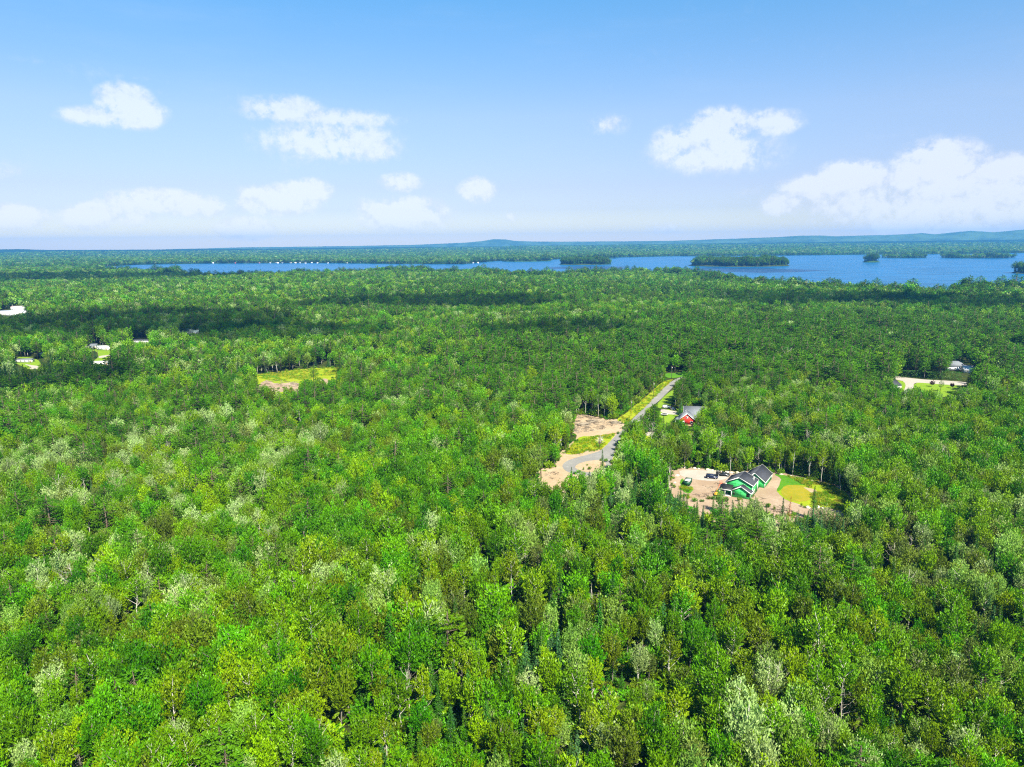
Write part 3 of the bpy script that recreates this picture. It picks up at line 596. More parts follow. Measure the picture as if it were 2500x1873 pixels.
# ------------------------------------------------------------------ where the trees stand
KINDS = ['maple_tree', 'aspen_tree', 'poplar_tree', 'ash_tree', 'spruce_tree', 'pine_tree', 'dead_tree', 'dead_spruce']
def zone(f, x, y, rx, ry):                # ellipse on the ground from the photograph: centre pixel, half sizes in metres
    p = P(*f(x, y), 0); return p[0], p[1], rx, ry
FV = lambda x, y: (x*1.1302, y*1.1302)
ZONES = [  # zone, kind weights multiplier
    (zone(FV, 320, 1010, 75, 70), dict(poplar_tree=2.8, ash_tree=2.6, dead_tree=2.5, maple_tree=.5)),
    (zone(FV, 430, 1180, 45, 25), dict(ash_tree=3, spruce_tree=2)),
    (zone(FV, 1560, 1160, 55, 32), dict(spruce_tree=7, poplar_tree=1.5, maple_tree=.5)),
    (zone(FV, 1950, 1200, 70, 40), dict(poplar_tree=2.2, ash_tree=2, maple_tree=.7)),
    (zone(FV, 1900, 1400, 30, 18), dict(maple_tree=2, lime=1)),
    (zone(FV, 1600, 1540, 60, 22), dict(aspen_tree=4, dead_tree=2.5, maple_tree=.6)),
    (zone(FV, 2050, 1400, 45, 30), dict(ash_tree=2.5, poplar_tree=1.5, dead_tree=2)),
    (zone(FV, 1250, 1230, 25, 18), dict(poplar_tree=5)),
    (zone(FV, 1050, 1330, 40, 18), dict(aspen_tree=2.5, spruce_tree=2.5)),
    (zone(FV, 1700, 960, 60, 70), dict(aspen_tree=3.5, spruce_tree=2, dead_tree=3)),
    (zone(FV, 1550, 740, 330, 260), dict(pine_tree=6, spruce_tree=2)),
    (zone(FV, 1300, 830, 130, 130), dict(pine_tree=5, spruce_tree=2, maple_tree=.6)),
    (zone(FV, 2000, 760, 260, 230), dict(pine_tree=8, spruce_tree=2, maple_tree=.7)),
    (zone(FV, 1100, 640, 420, 360), dict(spruce_tree=7, pine_tree=7)),
    (zone(FV, 100, 830, 150, 80), dict(spruce_tree=6, pine_tree=3, ash_tree=2, maple_tree=.3, dead_tree=2)),
    (zone(FV, 350, 700, 330, 160), dict(spruce_tree=3, pine_tree=4, maple_tree=.5)),
    (zone(FV, 700, 870, 100, 60), dict(spruce_tree=2.5, pine_tree=3)),
    (zone(FV, 650, 750, 80, 60), dict(spruce_tree=1, aspen_tree=3)),
    (zone(FV, 800, 1150, 60, 40), dict(maple_tree=3)), (zone(FV, 1000, 1000, 70, 60), dict(maple_tree=3.5, lime=1)),
    (zone(FV, 300, 1500, 60, 30), dict(maple_tree=2.5)),
]
BASEW = np.array([.43, .15, .085, .10, .20, .07, .015, .003])
FIXED_DENSE = []
def scatter(rmin, rmax, cell, lod, hscale=1.0, wscale=1.0, half=41.5, seed=0, isle_only=False):
    n = int(rmax/cell)+1; g = np.arange(-n, n+1)*cell
    X, Y = np.meshgrid(g, np.arange(0, n+1)*cell); X = X.ravel(); Y = Y.ravel()
    r = np.hypot(X, Y); k = (r > rmin-cell) & (r < rmax+cell) & (np.abs(np.degrees(np.arctan2(X, Y))) < half+2) ; X, Y = X[k], Y[k]
    rg = np.random.default_rng(900+seed)
    X = X+(rg.random(len(X))-.5)*cell*1.05; Y = Y+(rg.random(len(Y))-.5)*cell*1.05
    r = np.hypot(X, Y); k = (r >= rmin) & (r < rmax) & (np.abs(np.degrees(np.arctan2(X, Y))) < half); X, Y = X[k], Y[k]; r = r[k]
    wd = water_depth(X, Y) if rmax > 1200 else np.full(len(X), -999.0); k = wd < -3; X, Y, wd, r = X[k], Y[k], wd[k], r[k]
    if isle_only: k = isle_d(X, Y) > 2; X, Y, wd, r = X[k], Y[k], wd[k], r[k]
    Z = terrain(X, Y, wd) if rmax > 1100 else np.zeros(len(X))
    # kind weights
    W = np.tile(BASEW, (len(X), 1)); warp = fbm(X/55, Y/55, 31)*60-30; warp2 = fbm(X/55, Y/55, 37)*60-30
    pn = fbm(X/70, Y/70, 21); qn = fbm(X/45, Y/45, 22); sn = fbm(X/90, Y/90, 23)
    W[:, 4] *= np.where(sn > .56, 3.5, .8); W[:, 5] *= np.where(pn > .57, 3.5, .7); W[:, 2] *= np.where(qn > .56, 2.6, .7); W[:, 1] *= np.where(qn < .42, 2.6, .8); W[:, 3] *= np.where(pn < .43, 2.2, .8)
    W[:, 5] *= np.where(r < 330, .25, 1.4)
    for (cx, cy, rx, ry), mul in ZONES:
        far = 1 if rx < 100 else 1.4
        q = ((X+warp*far*min(1, rx/90)-cx)/rx)**2 + ((Y+warp2*far*min(1, ry/90)-cy)/ry)**2; ins = q < 1
        for kk, m in mul.items():
            if kk in KINDS: W[ins, KINDS.index(kk)] *= m
    if lod != '': W[:, 6:] = 0
    shore = (wd > -90) & (wd > -900); W[shore, 4] *= 4; W[shore, 5] *= 6; W[shore, 2] *= .2
    if isle_only: W[:, 4] *= 6; W[:, 5] *= 9; W[:, 1:3] *= .3
    cum = np.cumsum(W/W.sum(1, keepdims=True), 1); kind = (rg.random(len(X))[:, None] > cum).sum(1); kind = np.minimum(kind, 7)
    canopy = .70 + .52*fbm(X/38, Y/38, 41) + .10*(fbm(X/12, Y/12, 44)-.5)
    young = fbm(X/60, Y/60, 43) > .60
    s = canopy*(.80+.38*rg.random(len(X)))*hscale
    s = np.where(kind == 4, s*(.6+.5*rg.random(len(X))), s)
    small = rg.random(len(X)) < .17; s = np.where(small, s*.62, s); s = np.where(rg.random(len(X)) < .04, s*1.22, s); s = np.where((wd > -70) & (wd > -900), s*(1.15+.5*rg.random(len(X))), s)
    wid = s*(.92+.36*rg.random(len(X)))*wscale*np.where(kind >= 6, .9, 1)
    pick = np.zeros(len(X), int); Hh = np.zeros(len(X)); Rr = np.zeros(len(X))
    for i, kn in enumerate(KINDS):
        m = kind == i
        if not m.any(): continue
        L = PROTO.get(kn+lod) or PROTO[kn]; pk = rg.integers(0, len(L), m.sum()); 
        # neighbouring trees tend to share a shade
        pk = np.where(rg.random(m.sum()) < .55, (fbm(X[m]/28, Y[m]/28, 61+i, 2)*len(L)*1.6).astype(int) % len(L), pk)
        pick[m] = pk; Hh[m] = np.array([q['H'] for q in L])[pk]*s[m]; Rr[m] = np.array([q['R'] for q in L])[pk]*wid[m]
    ok = np.ones(len(X), bool)
    base = np.stack([X, Y, Z], 1)
    if rmin < 1400 and not isle_only:
        rtx, rty = Y/r, -X/r
        for hz, lat in ((0, 0), (.35, 0), (.35, .5), (.35, -.5), (.6, -.85), (.6, .85), (.7, 0), (.86, 0)):
            pt = base.copy(); pt[:, 2] += Hh*hz; pt[:, 0] += rtx*Rr*lat; pt[:, 1] += rty*Rr*lat
            px = project(pt)
            for poly_ in CLEAR:
                pa = np.asarray(poly_); bb = (px[:, 0] > pa[:, 0].min()) & (px[:, 0] < pa[:, 0].max()) & (px[:, 1] > pa[:, 1].min()) & (px[:, 1] < pa[:, 1].max())
                if bb.any():
                    ins = np.zeros(len(X), bool); ins[bb] = in_poly(px[bb, 0], px[bb, 1], poly_); ok &= ~ins
        gap = fbm(X/16, Y/16, 71, 2)
        if seed != 21: ok &= ~((gap > .75) & (rg.random(len(X)) < .65))
    else:
        ok &= rg.random(len(X)) > .06
    return dict(x=X[ok], y=Y[ok], z=Z[ok], s=s[ok], w=wid[ok], kind=kind[ok], pick=pick[ok], H=Hh[ok], R=Rr[ok], rot=rg.random(ok.sum())*6.283)
def instancer(name, colname, protolist, d, label, cat='tree'):
    c = bpy.data.collections.new(colname)
    for i, p in enumerate(protolist):
        o = bpy.data.objects.new('%s_%02d' % (colname, i), p['mesh']); c.objects.link(o)
    n = len(d['x']); v = np.stack([d['x'], d['y'], d['z']], 1)
    me = bpy.data.meshes.new(name); me.vertices.add(n); me.vertices.foreach_set('co', v.astype(np.float32).ravel())
    a = me.attributes.new('pick', 'INT', 'POINT'); a.data.foreach_set('value', d['pick'].astype(np.int32))
    a = me.attributes.new('rot', 'FLOAT_VECTOR', 'POINT'); a.data.foreach_set('vector', np.stack([d.get('tx', np.zeros(n)), d.get('ty', np.zeros(n)), d['rot']], 1).astype(np.float32).ravel())
    a = me.attributes.new('scl', 'FLOAT_VECTOR', 'POINT'); a.data.foreach_set('vector', np.stack([d['w'], d['w'], d['s']], 1).astype(np.float32).ravel())
    o = obj(name, me); tag(o, label, cat, kind='stuff')
    ng = bpy.data.node_groups.new(name+'_spread', 'GeometryNodeTree'); ng.interface.new_socket('Geometry', in_out='INPUT', socket_type='NodeSocketGeometry'); ng.interface.new_socket('Geometry', in_out='OUTPUT', socket_type='NodeSocketGeometry')
    N = ng.nodes; gi = N.new('NodeGroupInput'); go = N.new('NodeGroupOutput'); ip = N.new('GeometryNodeInstanceOnPoints'); ci = N.new('GeometryNodeCollectionInfo')
    ci.inputs[0].default_value = c; ci.inputs['Separate Children'].default_value = True; ci.inputs['Reset Children'].default_value = True
    def at(nm, ty):
        q = N.new('GeometryNodeInputNamedAttribute'); q.data_type = ty; q.inputs[0].default_value = nm; return q.outputs[0]
    e2r = N.new('FunctionNodeEulerToRotation')
    K = ng.links; K.new(gi.outputs[0], ip.inputs['Points']); K.new(ci.outputs[0], ip.inputs['Instance']); ip.inputs['Pick Instance'].default_value = True
    K.new(at('pick', 'INT'), ip.inputs['Instance Index']); K.new(at('rot', 'FLOAT_VECTOR'), e2r.inputs[0]); K.new(e2r.outputs[0], ip.inputs['Rotation']); K.new(at('scl', 'FLOAT_VECTOR'), ip.inputs['Scale'])
    K.new(ip.outputs[0], go.inputs[0]); md = o.modifiers.new('spread', 'NODES'); md.node_group = ng
    return o
def cat_d(*ds): return {k: np.concatenate([q[k] for q in ds]) for k in ds[0]}
def sub_d(d, m): return {k: v[m] for k, v in d.items()}
near = cat_d(scatter(96, 330, 3.4, '', seed=1), scatter(330, 520, 3.9, '', seed=2))
mid = scatter(520, 1250, 5.1, '_mid', 1.05, 1.15, seed=3)
far = cat_d(scatter(1250, 3000, 7.6, '_far', 1.08, 1.38, half=40, seed=4), scatter(3000, 5200, 12.5, '_far', 1.05, 1.75, half=39, seed=5), scatter(5200, 7600, 19, '_far', 1.1, 2.2, half=39, seed=6), scatter(7600, 10600, 34, '_far', 1.0, 3.6, half=38, seed=8),
            scatter(1900, 4300, 8.0, '_far', 1.12, 1.3, half=40, seed=7, isle_only=True))
# trees that the photograph shows singly at the edges of the clearings: kind, base pixel, height
EDGE = [('aspen_tree', C1(1215, 302), 14, 3), ('aspen_tree', C1(1345, 326), 17, 3), ('aspen_tree', C1(1505, 368), 16, 1), ('aspen_tree', C1(1628, 392), 14.5, 0), ('aspen_tree', C1(1815, 470), 14, 1),
        ('aspen_tree', C1(740, 290), 12, 1), ('aspen_tree', C1(930, 280), 11, 0), ('spruce_tree', C1(1090, 284), 11, 0), ('spruce_tree', C1(1170, 292), 12, 2), ('spruce_tree', C1(1430, 335), 12, 2), ('spruce_tree', C1(1560, 372), 11, 0),
        ('spruce_tree', C1(1690, 395), 12, 2), ('spruce_tree', C1(1750, 425), 12, 0), ('spruce_tree', C1(1860, 470), 13, 2), ('spruce_tree', C1(1940, 530), 12, 0), ('spruce_tree', C1(520, 258), 11, 4), ('spruce_tree', C1(610, 262), 10, 0), ('spruce_tree', C1(830, 285), 9, 4),
        ('aspen_tree', C2(590, 578), 14, 1), ('aspen_tree', C2(660, 592), 15, 3), ('aspen_tree', C2(722, 596), 14.5, 1), ('aspen_tree', C2(800, 618), 15, 3), ('aspen_tree', C2(925, 560), 12, 0), ('aspen_tree', C2(290, 620), 12, 1), ('aspen_tree', C2(380, 600), 12, 3),
        ('aspen_tree', C2(120, 1185), 12, 1), ('aspen_tree', C2(150, 1180), 12, 3), ('aspen_tree', C2(235, 1150), 11, 0),
        ('spruce_tree', C2(1130, 930), 16, 2), ('spruce_tree', C2(1185, 945), 14, 0), ('aspen_tree', C2(1072, 1000), 11, 1), ('spruce_tree', C2(1500, 830), 12, 0), ('maple_tree', C2(1400, 700), 12, 3),
        ('dead_spruce', C1(1300, 790), 10, 0), ('spruce_tree', C1(1235, 830), 11, 0), ('spruce_tree', C1(1545, 760), 13, 0), ('spruce_tree', C2(840, 1320), 14, 0), ('spruce_tree', C2(505, 1400), 10, 4), ('spruce_tree', C2(985, 1480), 11, 1), 
        ('pine_tree', C7(1335, 640), 15, 1), ('pine_tree', C7(1800, 560), 18, 0), ('pine_tree', C7(1950, 620), 20, 1), ('dead_tree', C2(1380, 950), 15, 1), ('dead_tree', C2(2110, 1080), 15, 3), ('dead_tree', C2(2025, 1050), 12, 0), ('dead_tree', C1(630, 215), 13, 0), ('aspen_tree', C2(1560, 1400), 17, 3), ('dead_tree', C6(510, 400), 14, 1),
        ('pine_tree', C6(1080, 640), 8, 1), ('poplar_tree', C1(650, 700), 9, 0), ('dead_tree', (1922, 912), 22, 1)]
E_ = dict(x=[], y=[], z=[], s=[], w=[], kind=[], pick=[], H=[], R=[], rot=[])
for kn, px, h, pk in EDGE:
    p = P(*px); pk = pk % len(PROTO[kn]); q = PROTO[kn][pk]; s = h/q['H']; w = s*(.85 if kn == 'aspen_tree' else 1)
    for a, b in zip(('x', 'y', 'z', 's', 'w', 'kind', 'pick', 'H', 'R', 'rot'), (p[0], p[1], 0, s, w, KINDS.index(kn), pk, h, q['R']*w, random.random()*6.28)): E_[a].append(b)
E_ = {k: np.array(v) for k, v in E_.items()}
near = {k: np.concatenate([E_[k], near[k]]) for k in near}; n_edge = len(E_['x'])
# ---- singles: of each kind the 300 that show largest
crown_c = np.stack([near['x'], near['y'], near['z']+near['H']*.7], 1); pxs = project(crown_c)
dist = np.linalg.norm(crown_c-[0, 0, CAM_H], axis=1)
size = near['R']*near['H']/dist**2; size = size*np.where((pxs[:, 0] < -10) | (pxs[:, 0] > 2510) | (pxs[:, 1] > 1890), 0, 1)
# a tree whose crown is buried behind a nearer taller one shows less
ordr = np.argsort(dist[:]); tx, ty, tz, tr = near['x'], near['y'], near['H'], near['R']
cellmap = {}
for i in range(len(tx)): cellmap.setdefault((int(tx[i]//8), int(ty[i]//8)), []).append(i)
hidden = np.zeros(len(tx))
for i in range(len(tx)):
    if size[i] == 0 or dist[i] > 330: continue
    ux, uy = tx[i]/math.hypot(tx[i], ty[i]), ty[i]/math.hypot(tx[i], ty[i])
    for a in (-1, 0, 1):
        for b in (-1, 0, 1):
            for j in cellmap.get((int(tx[i]//8)+a, int(ty[i]//8)+b), ()):
                if j == i: continue
                dx, dy = tx[i]-tx[j], ty[i]-ty[j]; al = dx*ux+dy*uy; la = abs(dx*uy-dy*ux)
                if al > 0 and la < tr[j]*.8 and tz[j] > tz[i]+ (al-tr[j])*.55: hidden[i] += .5*(1-la/(tr[j]+.1))+.25
size = size*np.clip(1-hidden, .02, 1)
size[:n_edge] *= 1+0*size[:n_edge]; size[:n_edge] += 1
LIMIT = dict(dead_tree=60, dead_spruce=20)
single = np.zeros(len(tx), bool)
for i, kn in enumerate(KINDS):
    m = np.where((near['kind'] == i) & (size > 0))[0]; m = m[np.argsort(-size[m])][:LIMIT.get(kn, 300)]
    m = m[(hidden[m] < .95) | (m < n_edge)]; single[m] = True
SP = {'maple_tree': 'rounded broadleaf tree', 'aspen_tree': 'slender aspen', 'poplar_tree': 'feathery poplar', 'ash_tree': 'thin crowned broadleaf tree', 'spruce_tree': 'pointed spruce', 'pine_tree': 'layered pine', 'dead_tree': 'bare dead tree', 'dead_spruce': 'dead spruce'}
GR = {'maple_tree': 'rounded broadleaf trees of the near woods', 'aspen_tree': 'slender aspens of the near woods', 'poplar_tree': 'pale poplars of the near woods', 'ash_tree': 'thin crowned trees of the near woods', 'spruce_tree': 'spruces of the near woods', 'pine_tree': 'pines of the near woods', 'dead_tree': 'bare dead trees of the near woods', 'dead_spruce': 'rust brown dead spruces'}
LANDMARK = [('green house', 1830, 1190), ('turning circle', 1420, 1150), ('red house', 1680, 1030), ('dumpster', 1680, 1185), ('left field', 700, 920), ('bare cleared lot', 1440, 1030), ('straight road', 1590, 980), ('right lawn', 2260, 945)]
idx = np.where(single)[0]; PX = pxs[idx]; info = []
colx = lambda x: ['left edge', 'far left', 'left', 'left of centre', 'centre', 'right of centre', 'right', 'far right', 'right edge'][min(8, max(0, int(x/2500*9)))]
for n_, i in enumerate(idx):
    kn = KINDS[near['kind'][i]]; pr = PROTO[kn][near['pick'][i]]; h = near['H'][i]
    info.append((kn, pr['col'], 'tall' if h > pr['H']*1.08 else 'small' if h < pr['H']*.78 else ''))
labels = []; P2 = PX*[1, 1.0]
for n_, i in enumerate(idx):
    kn, c, sz = info[n_]; name = ' '.join(w for w in (sz, COLW[c] if kn not in ('dead_tree',) else 'grey', SP[kn]) if w)
    x, y = PX[n_]; dd = np.hypot(P2[:, 0]-x, P2[:, 1]-y); dd[n_] = 1e9; rel = ''
    lm = min(LANDMARK, key=lambda q: math.hypot(q[1]-x, q[2]-y)*1.0)
    if math.hypot(lm[1]-x, lm[2]-y) < 190 and n_ >= 0:
        dx, dy = x-lm[1], y-lm[2]; rel = ('right of the ' if dx > 0 else 'left of the ')+lm[0] if abs(dx) > abs(dy)*1.2 else ('below the ' if dy > 0 else 'above the ')+lm[0]
    near_n = [j for j in np.argsort(dd)[:14] if dd[j] < 170 and (info[j][0], info[j][1]) != (kn, c)]
    nb = ''
    if near_n:
        rank = {'dead_spruce': 0, 'dead_tree': 1, 'poplar_tree': 2, 'spruce_tree': 3, 'pine_tree': 3, 'ash_tree': 5, 'aspen_tree': 5, 'maple_tree': 6}
        j = min(near_n, key=lambda q: rank[info[q][0]]*25+dd[q]); dx, dy = x-P2[j, 0], y-P2[j, 1]
        w = 'right of' if dx > abs(dy) else 'left of' if -dx > abs(dy) else 'in front of' if dy > 0 else 'behind'
        short = {'maple_tree': 'maple', 'aspen_tree': 'aspen', 'poplar_tree': 'poplar', 'ash_tree': 'ash', 'spruce_tree': 'spruce', 'pine_tree': 'pine', 'dead_tree': 'dead tree', 'dead_spruce': 'dead spruce'}[info[j][0]]
        nb = '%s a %s %s' % (w, COLW[info[j][1]] if info[j][0] != 'dead_spruce' else 'rust brown', short)
    row = 'bottom edge' if y > 1740 else 'lower woods' if y > 1480 else 'middle woods' if y > 1200 else 'upper woods'
    labels.append([name, nb, rel, row, colx(x)])
def join_l(t, ordn=''):
    name, nb, rel, row, cx = t
    s = name + ((' ' + nb) if nb else '')
    place = (rel if rel else (cx+' of the '+row if cx not in ('centre',) else 'centre of the '+row))
    place = place.replace('edge of the bottom edge', 'end of the bottom edge')
    return s, place, ordn
final = [', '.join(q for q in join_l(t)[:2]) for t in labels]
groups_ = {}
for k_, s in enumerate(final): groups_.setdefault(s, []).append(k_)
ORD = ['leftmost', 'second from left', 'third from left', 'fourth from left', 'fifth from left', 'sixth from left', 'seventh from left', 'eighth from left', 'ninth from left']
for s, ks in groups_.items():
    if len(ks) > 1:
        ks.sort(key=lambda q: PX[q][0])
        for o_, k_ in enumerate(ks): final[k_] = s + ', ' + (ORD[o_] if o_ < 9 else 'tenth from left or beyond')
def cut(s):
    w = s.split()
    if len(w) > 16: w = s.replace('thin crowned broadleaf tree', 'thin ash').replace('rounded broadleaf tree', 'broadleaf tree').replace(' of the ', ' of ').split()
    if len(w) > 16: w = [q for q in w if q not in ('a',)]
    return ' '.join(w[:16])
final = [cut(q) for q in final]; seen_ = {}
for k_, q in enumerate(final): seen_.setdefault(q, []).append(k_)
for q, ks in seen_.items():
    if len(ks) > 1:
        for o_, k_ in enumerate(sorted(ks, key=lambda z: PX[z][0])): final[k_] = cut(ORD[min(o_, 8)] + ' ' + q)
for n_, i in enumerate(idx):
    kn = KINDS[near['kind'][i]]; pr = PROTO[kn][near['pick'][i]]
    if kn == 'dead_tree':
        o = obj(kn, pr['trunk'])
    else:
        o = empty(kn, (0, 0, 0)); t = obj('trunk', pr['trunk'], o); c = obj('crown', pr['crown'], o)
    o.location = (near['x'][i], near['y'][i], near['z'][i]); w = near['w'][i]; o.scale = (w, w, near['s'][i])
    o.rotation_euler = ((random.random()-.5)*.12, (random.random()-.5)*.12, near['rot'][i]); tag(o, final[n_], 'tree', GR[kn])
rest = sub_d(near, ~single)
def both(i, kn):
    a = sub_d(rest, rest['kind'] == i); b = sub_d(mid, mid['kind'] == i); c = sub_d(far, far['kind'] == i)
    L = list(PROTO[kn]); o1 = len(L); L += PROTO.get(kn+'_mid', []); o2 = len(L); L += PROTO.get(kn+'_far', [])
    b['pick'] = b['pick']+o1; c['pick'] = c['pick']+o2; return L, cat_d(a, b, c)
WOODS = {'maple_tree': ('maple_woods', 'green canopy of rounded broadleaf trees filling the woods behind'), 'aspen_tree': ('aspen_woods', 'slender light green aspens mixed through the woods'), 'poplar_tree': ('poplar_woods', 'pale silvery poplars scattered through the woods'), 'ash_tree': ('ash_woods', 'thin olive crowned trees scattered through the woods'),
         'spruce_tree': ('spruce_woods', 'dark pointed spruces through the middle and far woods'), 'pine_tree': ('pine_woods', 'layered dark pines through the middle and far woods'), 'dead_tree': ('dead_woods', 'bare grey dead trees standing among the green crowns'), 'dead_spruce': ('dead_spruce_woods', 'rust brown dead spruces among the green crowns')}
tot = 0
for i, kn in enumerate(KINDS):
    L, d = both(i, kn)
    if len(d['x']): instancer(WOODS[kn][0], kn+'_varieties', L, d, WOODS[kn][1]); tot += len(d['x'])
# undergrowth between the trunks
ug = scatter(100, 560, 2.9, '', seed=21); m_ = RNG.random(len(ug['x'])) < .85; ug = sub_d(ug, m_)
ug['pick'] = RNG.integers(0, 5, len(ug['x'])); ug['s'] = .5+.9*RNG.random(len(ug['x'])); ug['w'] = .8+.9*RNG.random(len(ug['x']))
instancer('undergrowth', 'undergrowth_varieties', PROTO['undergrowth'], ug, 'low green undergrowth and saplings between the tree trunks', 'undergrowth')
print('trees', tot, 'singles', len(idx), 'undergrowth', len(ug['x']))
# clouds that drift over the woods above the frame and shade parts of them
def cloud(gx, gy, rx, ry, alt=1900, seed=0):
    cx, cy = gx+SUNV[0]/SUNV[2]*alt, gy+SUNV[1]/SUNV[2]*alt; rg = np.random.default_rng(seed)
    import bmesh
    bm = bmesh.new(); bmesh.ops.create_icosphere(bm, subdivisions=5, radius=1)
    for v in bm.verts:
        c = v.co; n = float(fbm(c.x*2.2+seed, c.y*2.2+c.z*1.3, 80+seed, 4)-.5); q = 1+n*.95
        zz = c.z*q*.3; zz = max(zz, -.06+n*.05)
        v.co = (c.x*q*rx, c.y*q*ry, zz*min(rx, ry)*1.3)
    me = bpy.data.meshes.new('cloud'); bm.to_mesh(me); bm.free(); me.materials.append(CLOUDM)
    o = obj('cloud', me); o.location = (cx, cy, alt); tag(o, 'white summer cloud high over the woods', kind='structure'); return o
CLOUDM = plain('cloud_white', (.9, .9, .9), 1, 0, .02, .002)
def thin(m, k):                            # thin cloud lets part of the sunlight through
    nt = m.node_tree; o = [n for n in nt.nodes if n.type == 'OUTPUT_MATERIAL'][0]; b = o.inputs[0].links[0].from_socket
    t = nt.nodes.new('ShaderNodeBsdfTransparent'); x = nt.nodes.new('ShaderNodeMixShader'); lw = nt.nodes.new('ShaderNodeLayerWeight'); lw.inputs[0].default_value = .5; nt.links.new(math_n(nt, 'ADD', math_n(nt, 'MULTIPLY', lw.outputs['Facing'], .95), k, True), x.inputs[0])
    nt.links.new(b, x.inputs[1]); nt.links.new(t.outputs[0], x.inputs[2]); nt.links.new(x.outputs[0], o.inputs[0])
thin(CLOUDM, .30)
def shade(f, x, y, rx, ry, seed, alt=1900):
    p = P(*f(x, y), 12); cloud(p[0], p[1], rx, ry, alt, seed)
shade(FV, 300, 690, 190, 130, 1); shade(FV, 590, 712, 110, 60, 9); shade(FV, 960, 648, 200, 110, 2); shade(FV, 60, 597, 720, 260, 3)
shade(FV, 2160, 650, 230, 130, 5); shade(FV, 1760, 640, 200, 120, 12); shade(FV, 1180, 705, 90, 50, 6); shade(CR, 980, 188, 250, 230, 14); shade(CR, 330, 182, 180, 200, 15); shade(FV, 40, 810, 90, 50, 7)  # the two clouds shading the islands are added, unseen, to darken them
# ------------------------------------------------------------------ buildings
M_SHEATH = plain('green_sheathing', (.06, .54, .14), .55, .3, .10, .8)
M_TAPE = plain('dark_seam_tape', (.012, .12, .035), .6, .2)
M_WHITE = plain('white_trim', (.80, .80, .77), .6, .3, .04)
M_ROOF = plain('charcoal_shingles', (.055, .058, .072), .9, .15, .3, 1.6, bump=.3)
M_ROOFB = plain('black_underlay', (.018, .018, .022), .6, .3, .2)
M_DARK = plain('dark_opening', (.012, .012, .014), .5, .3)
M_GLASS = plain('window_glass', (.03, .04, .05), .08, .8, .1)
M_CONC = plain('concrete', (.45, .43, .40), .9, .1, .12)
M_RED = plain('red_siding', (.52, .035, .025), .6, .25, .12, 1.5)
M_TAN = plain('tan_boards', (.38, .26, .14), .8, .1, .2, 2)
M_GREYR = plain('grey_shingles', (.17, .185, .21), .9, .15, .2, 1.5, bump=.3)
M_SIDE = plain('pale_siding', (.66, .67, .68), .6, .25, .05)
M_METAL = plain('galvanised_metal', (.45, .46, .47), .35, .5, .1, 2, metal=.6)
M_WOOD = plain('weathered_logs', (.30, .25, .19), .95, .05, .3, 3)
M_STONE = plain('pale_boulders', (.52, .46, .38), .95, .05, .25, 1.2, bump=.5)
M_RUBBER = plain('black_rubber', (.015, .015, .015), .8, .2)
M_NAVY = plain('dark_blue_paint', (.010, .014, .05), .22, .6, .1)
M_BLACKP = plain('dark_grey_paint', (.022, .024, .028), .25, .6, .1)
M_DUMP = plain('dark_green_steel', (.012, .075, .035), .5, .4, .3, 1)
M_WPAINT = plain('white_paint', (.78, .78, .77), .3, .5, .03)
M_YEL = plain('yellow_paint', (.75, .42, .03), .4, .4, .1)
M_ORANGE = plain('orange_red_paint', (.65, .12, .05), .4, .4, .1)
class Frame:                              # local axes: a right, b back, z up
    def __init__(s, o, u, v): s.o = np.array(o, float); s.u = np.array([*u, 0.0]); s.v = np.array([*v, 0.0])
    def __call__(s, a, b, z=0.0): return np.array([s.u[0]*a+s.v[0]*b, s.u[1]*a+s.v[1]*b, z])
def gable_block(F, root, a0, a1, b0, b1, ez, rz, wall, roof, ov=.35, ra=None, gables=(1, 1), eps=0.0, rake=True):
    ra = (a0+a1)/2 if ra is None else ra
    sl = (rz-ez)/(ra-a0); sr = (rz-ez)/(a1-ra)
    w = MB(); pl = [F(a0, b0), F(a1, b0), F(a1, b0, ez), F(ra, b0, rz), F(a0, b0, ez)]
    w.prism(pl, F(0, b1-b0)); wo = w.build('wall', wall, root)
    r = MB(); th = .16
    L = [F(a0-ov, b0-ov, ez-sl*ov+.12), F(ra, b0-ov, rz+.12), F(ra, b1+ov, rz+.12), F(a0-ov, b1+ov, ez-sl*ov+.12)]
    r.slab(L, th); Rr = [F(ra, b0-ov, rz+.12), F(a1+ov, b0-ov, ez-sr*ov+.12), F(a1+ov, b1+ov, ez-sr*ov+.12), F(ra, b1+ov, rz+.12)]; r.slab(Rr, th)
    r.build('roof', roof, root)
    if rake:
        for bb, on in ((b0-ov, gables[0]), (b1+ov, gables[1])):
            if not on: continue
            for q0, q1 in ((L[0], L[1]), (Rr[0], Rr[1])):
                t = MB(); d = F(0, bb) - F(0, b0-ov); p0, p1 = q0+d, q1+d; e = F(0, -.05 if bb < b0 else .05)
                t.add([p0+[0, 0, .03], p1+[0, 0, .03], p1-[0, 0, .26], p0-[0, 0, .26], p0+[0, 0, .03]+e, p1+[0, 0, .03]+e, p1-[0, 0, .26]+e, p0-[0, 0, .26]+e],
                      [[0, 1, 2, 3], [7, 6, 5, 4], [0, 4, 5, 1], [1, 5, 6, 2], [2, 6, 7, 3], [3, 7, 4, 0]]); t.build('rake_board', M_WHITE, root)
        for q0, q1, sd in ((L[0], L[3], -1), (Rr[1], Rr[2], 1)):
            t = MB(); e = F(.05*sd, 0)
            t.add([q0, q1, q1-[0, 0, .24], q0-[0, 0, .24], q0+e, q1+e, q1+e-[0, 0, .24], q0+e-[0, 0, .24]], [[0, 1, 2, 3], [7, 6, 5, 4], [0, 4, 5, 1], [1, 5, 6, 2], [2, 6, 7, 3], [3, 7, 4, 0]]); t.build('fascia', M_WHITE, root)
    return wo
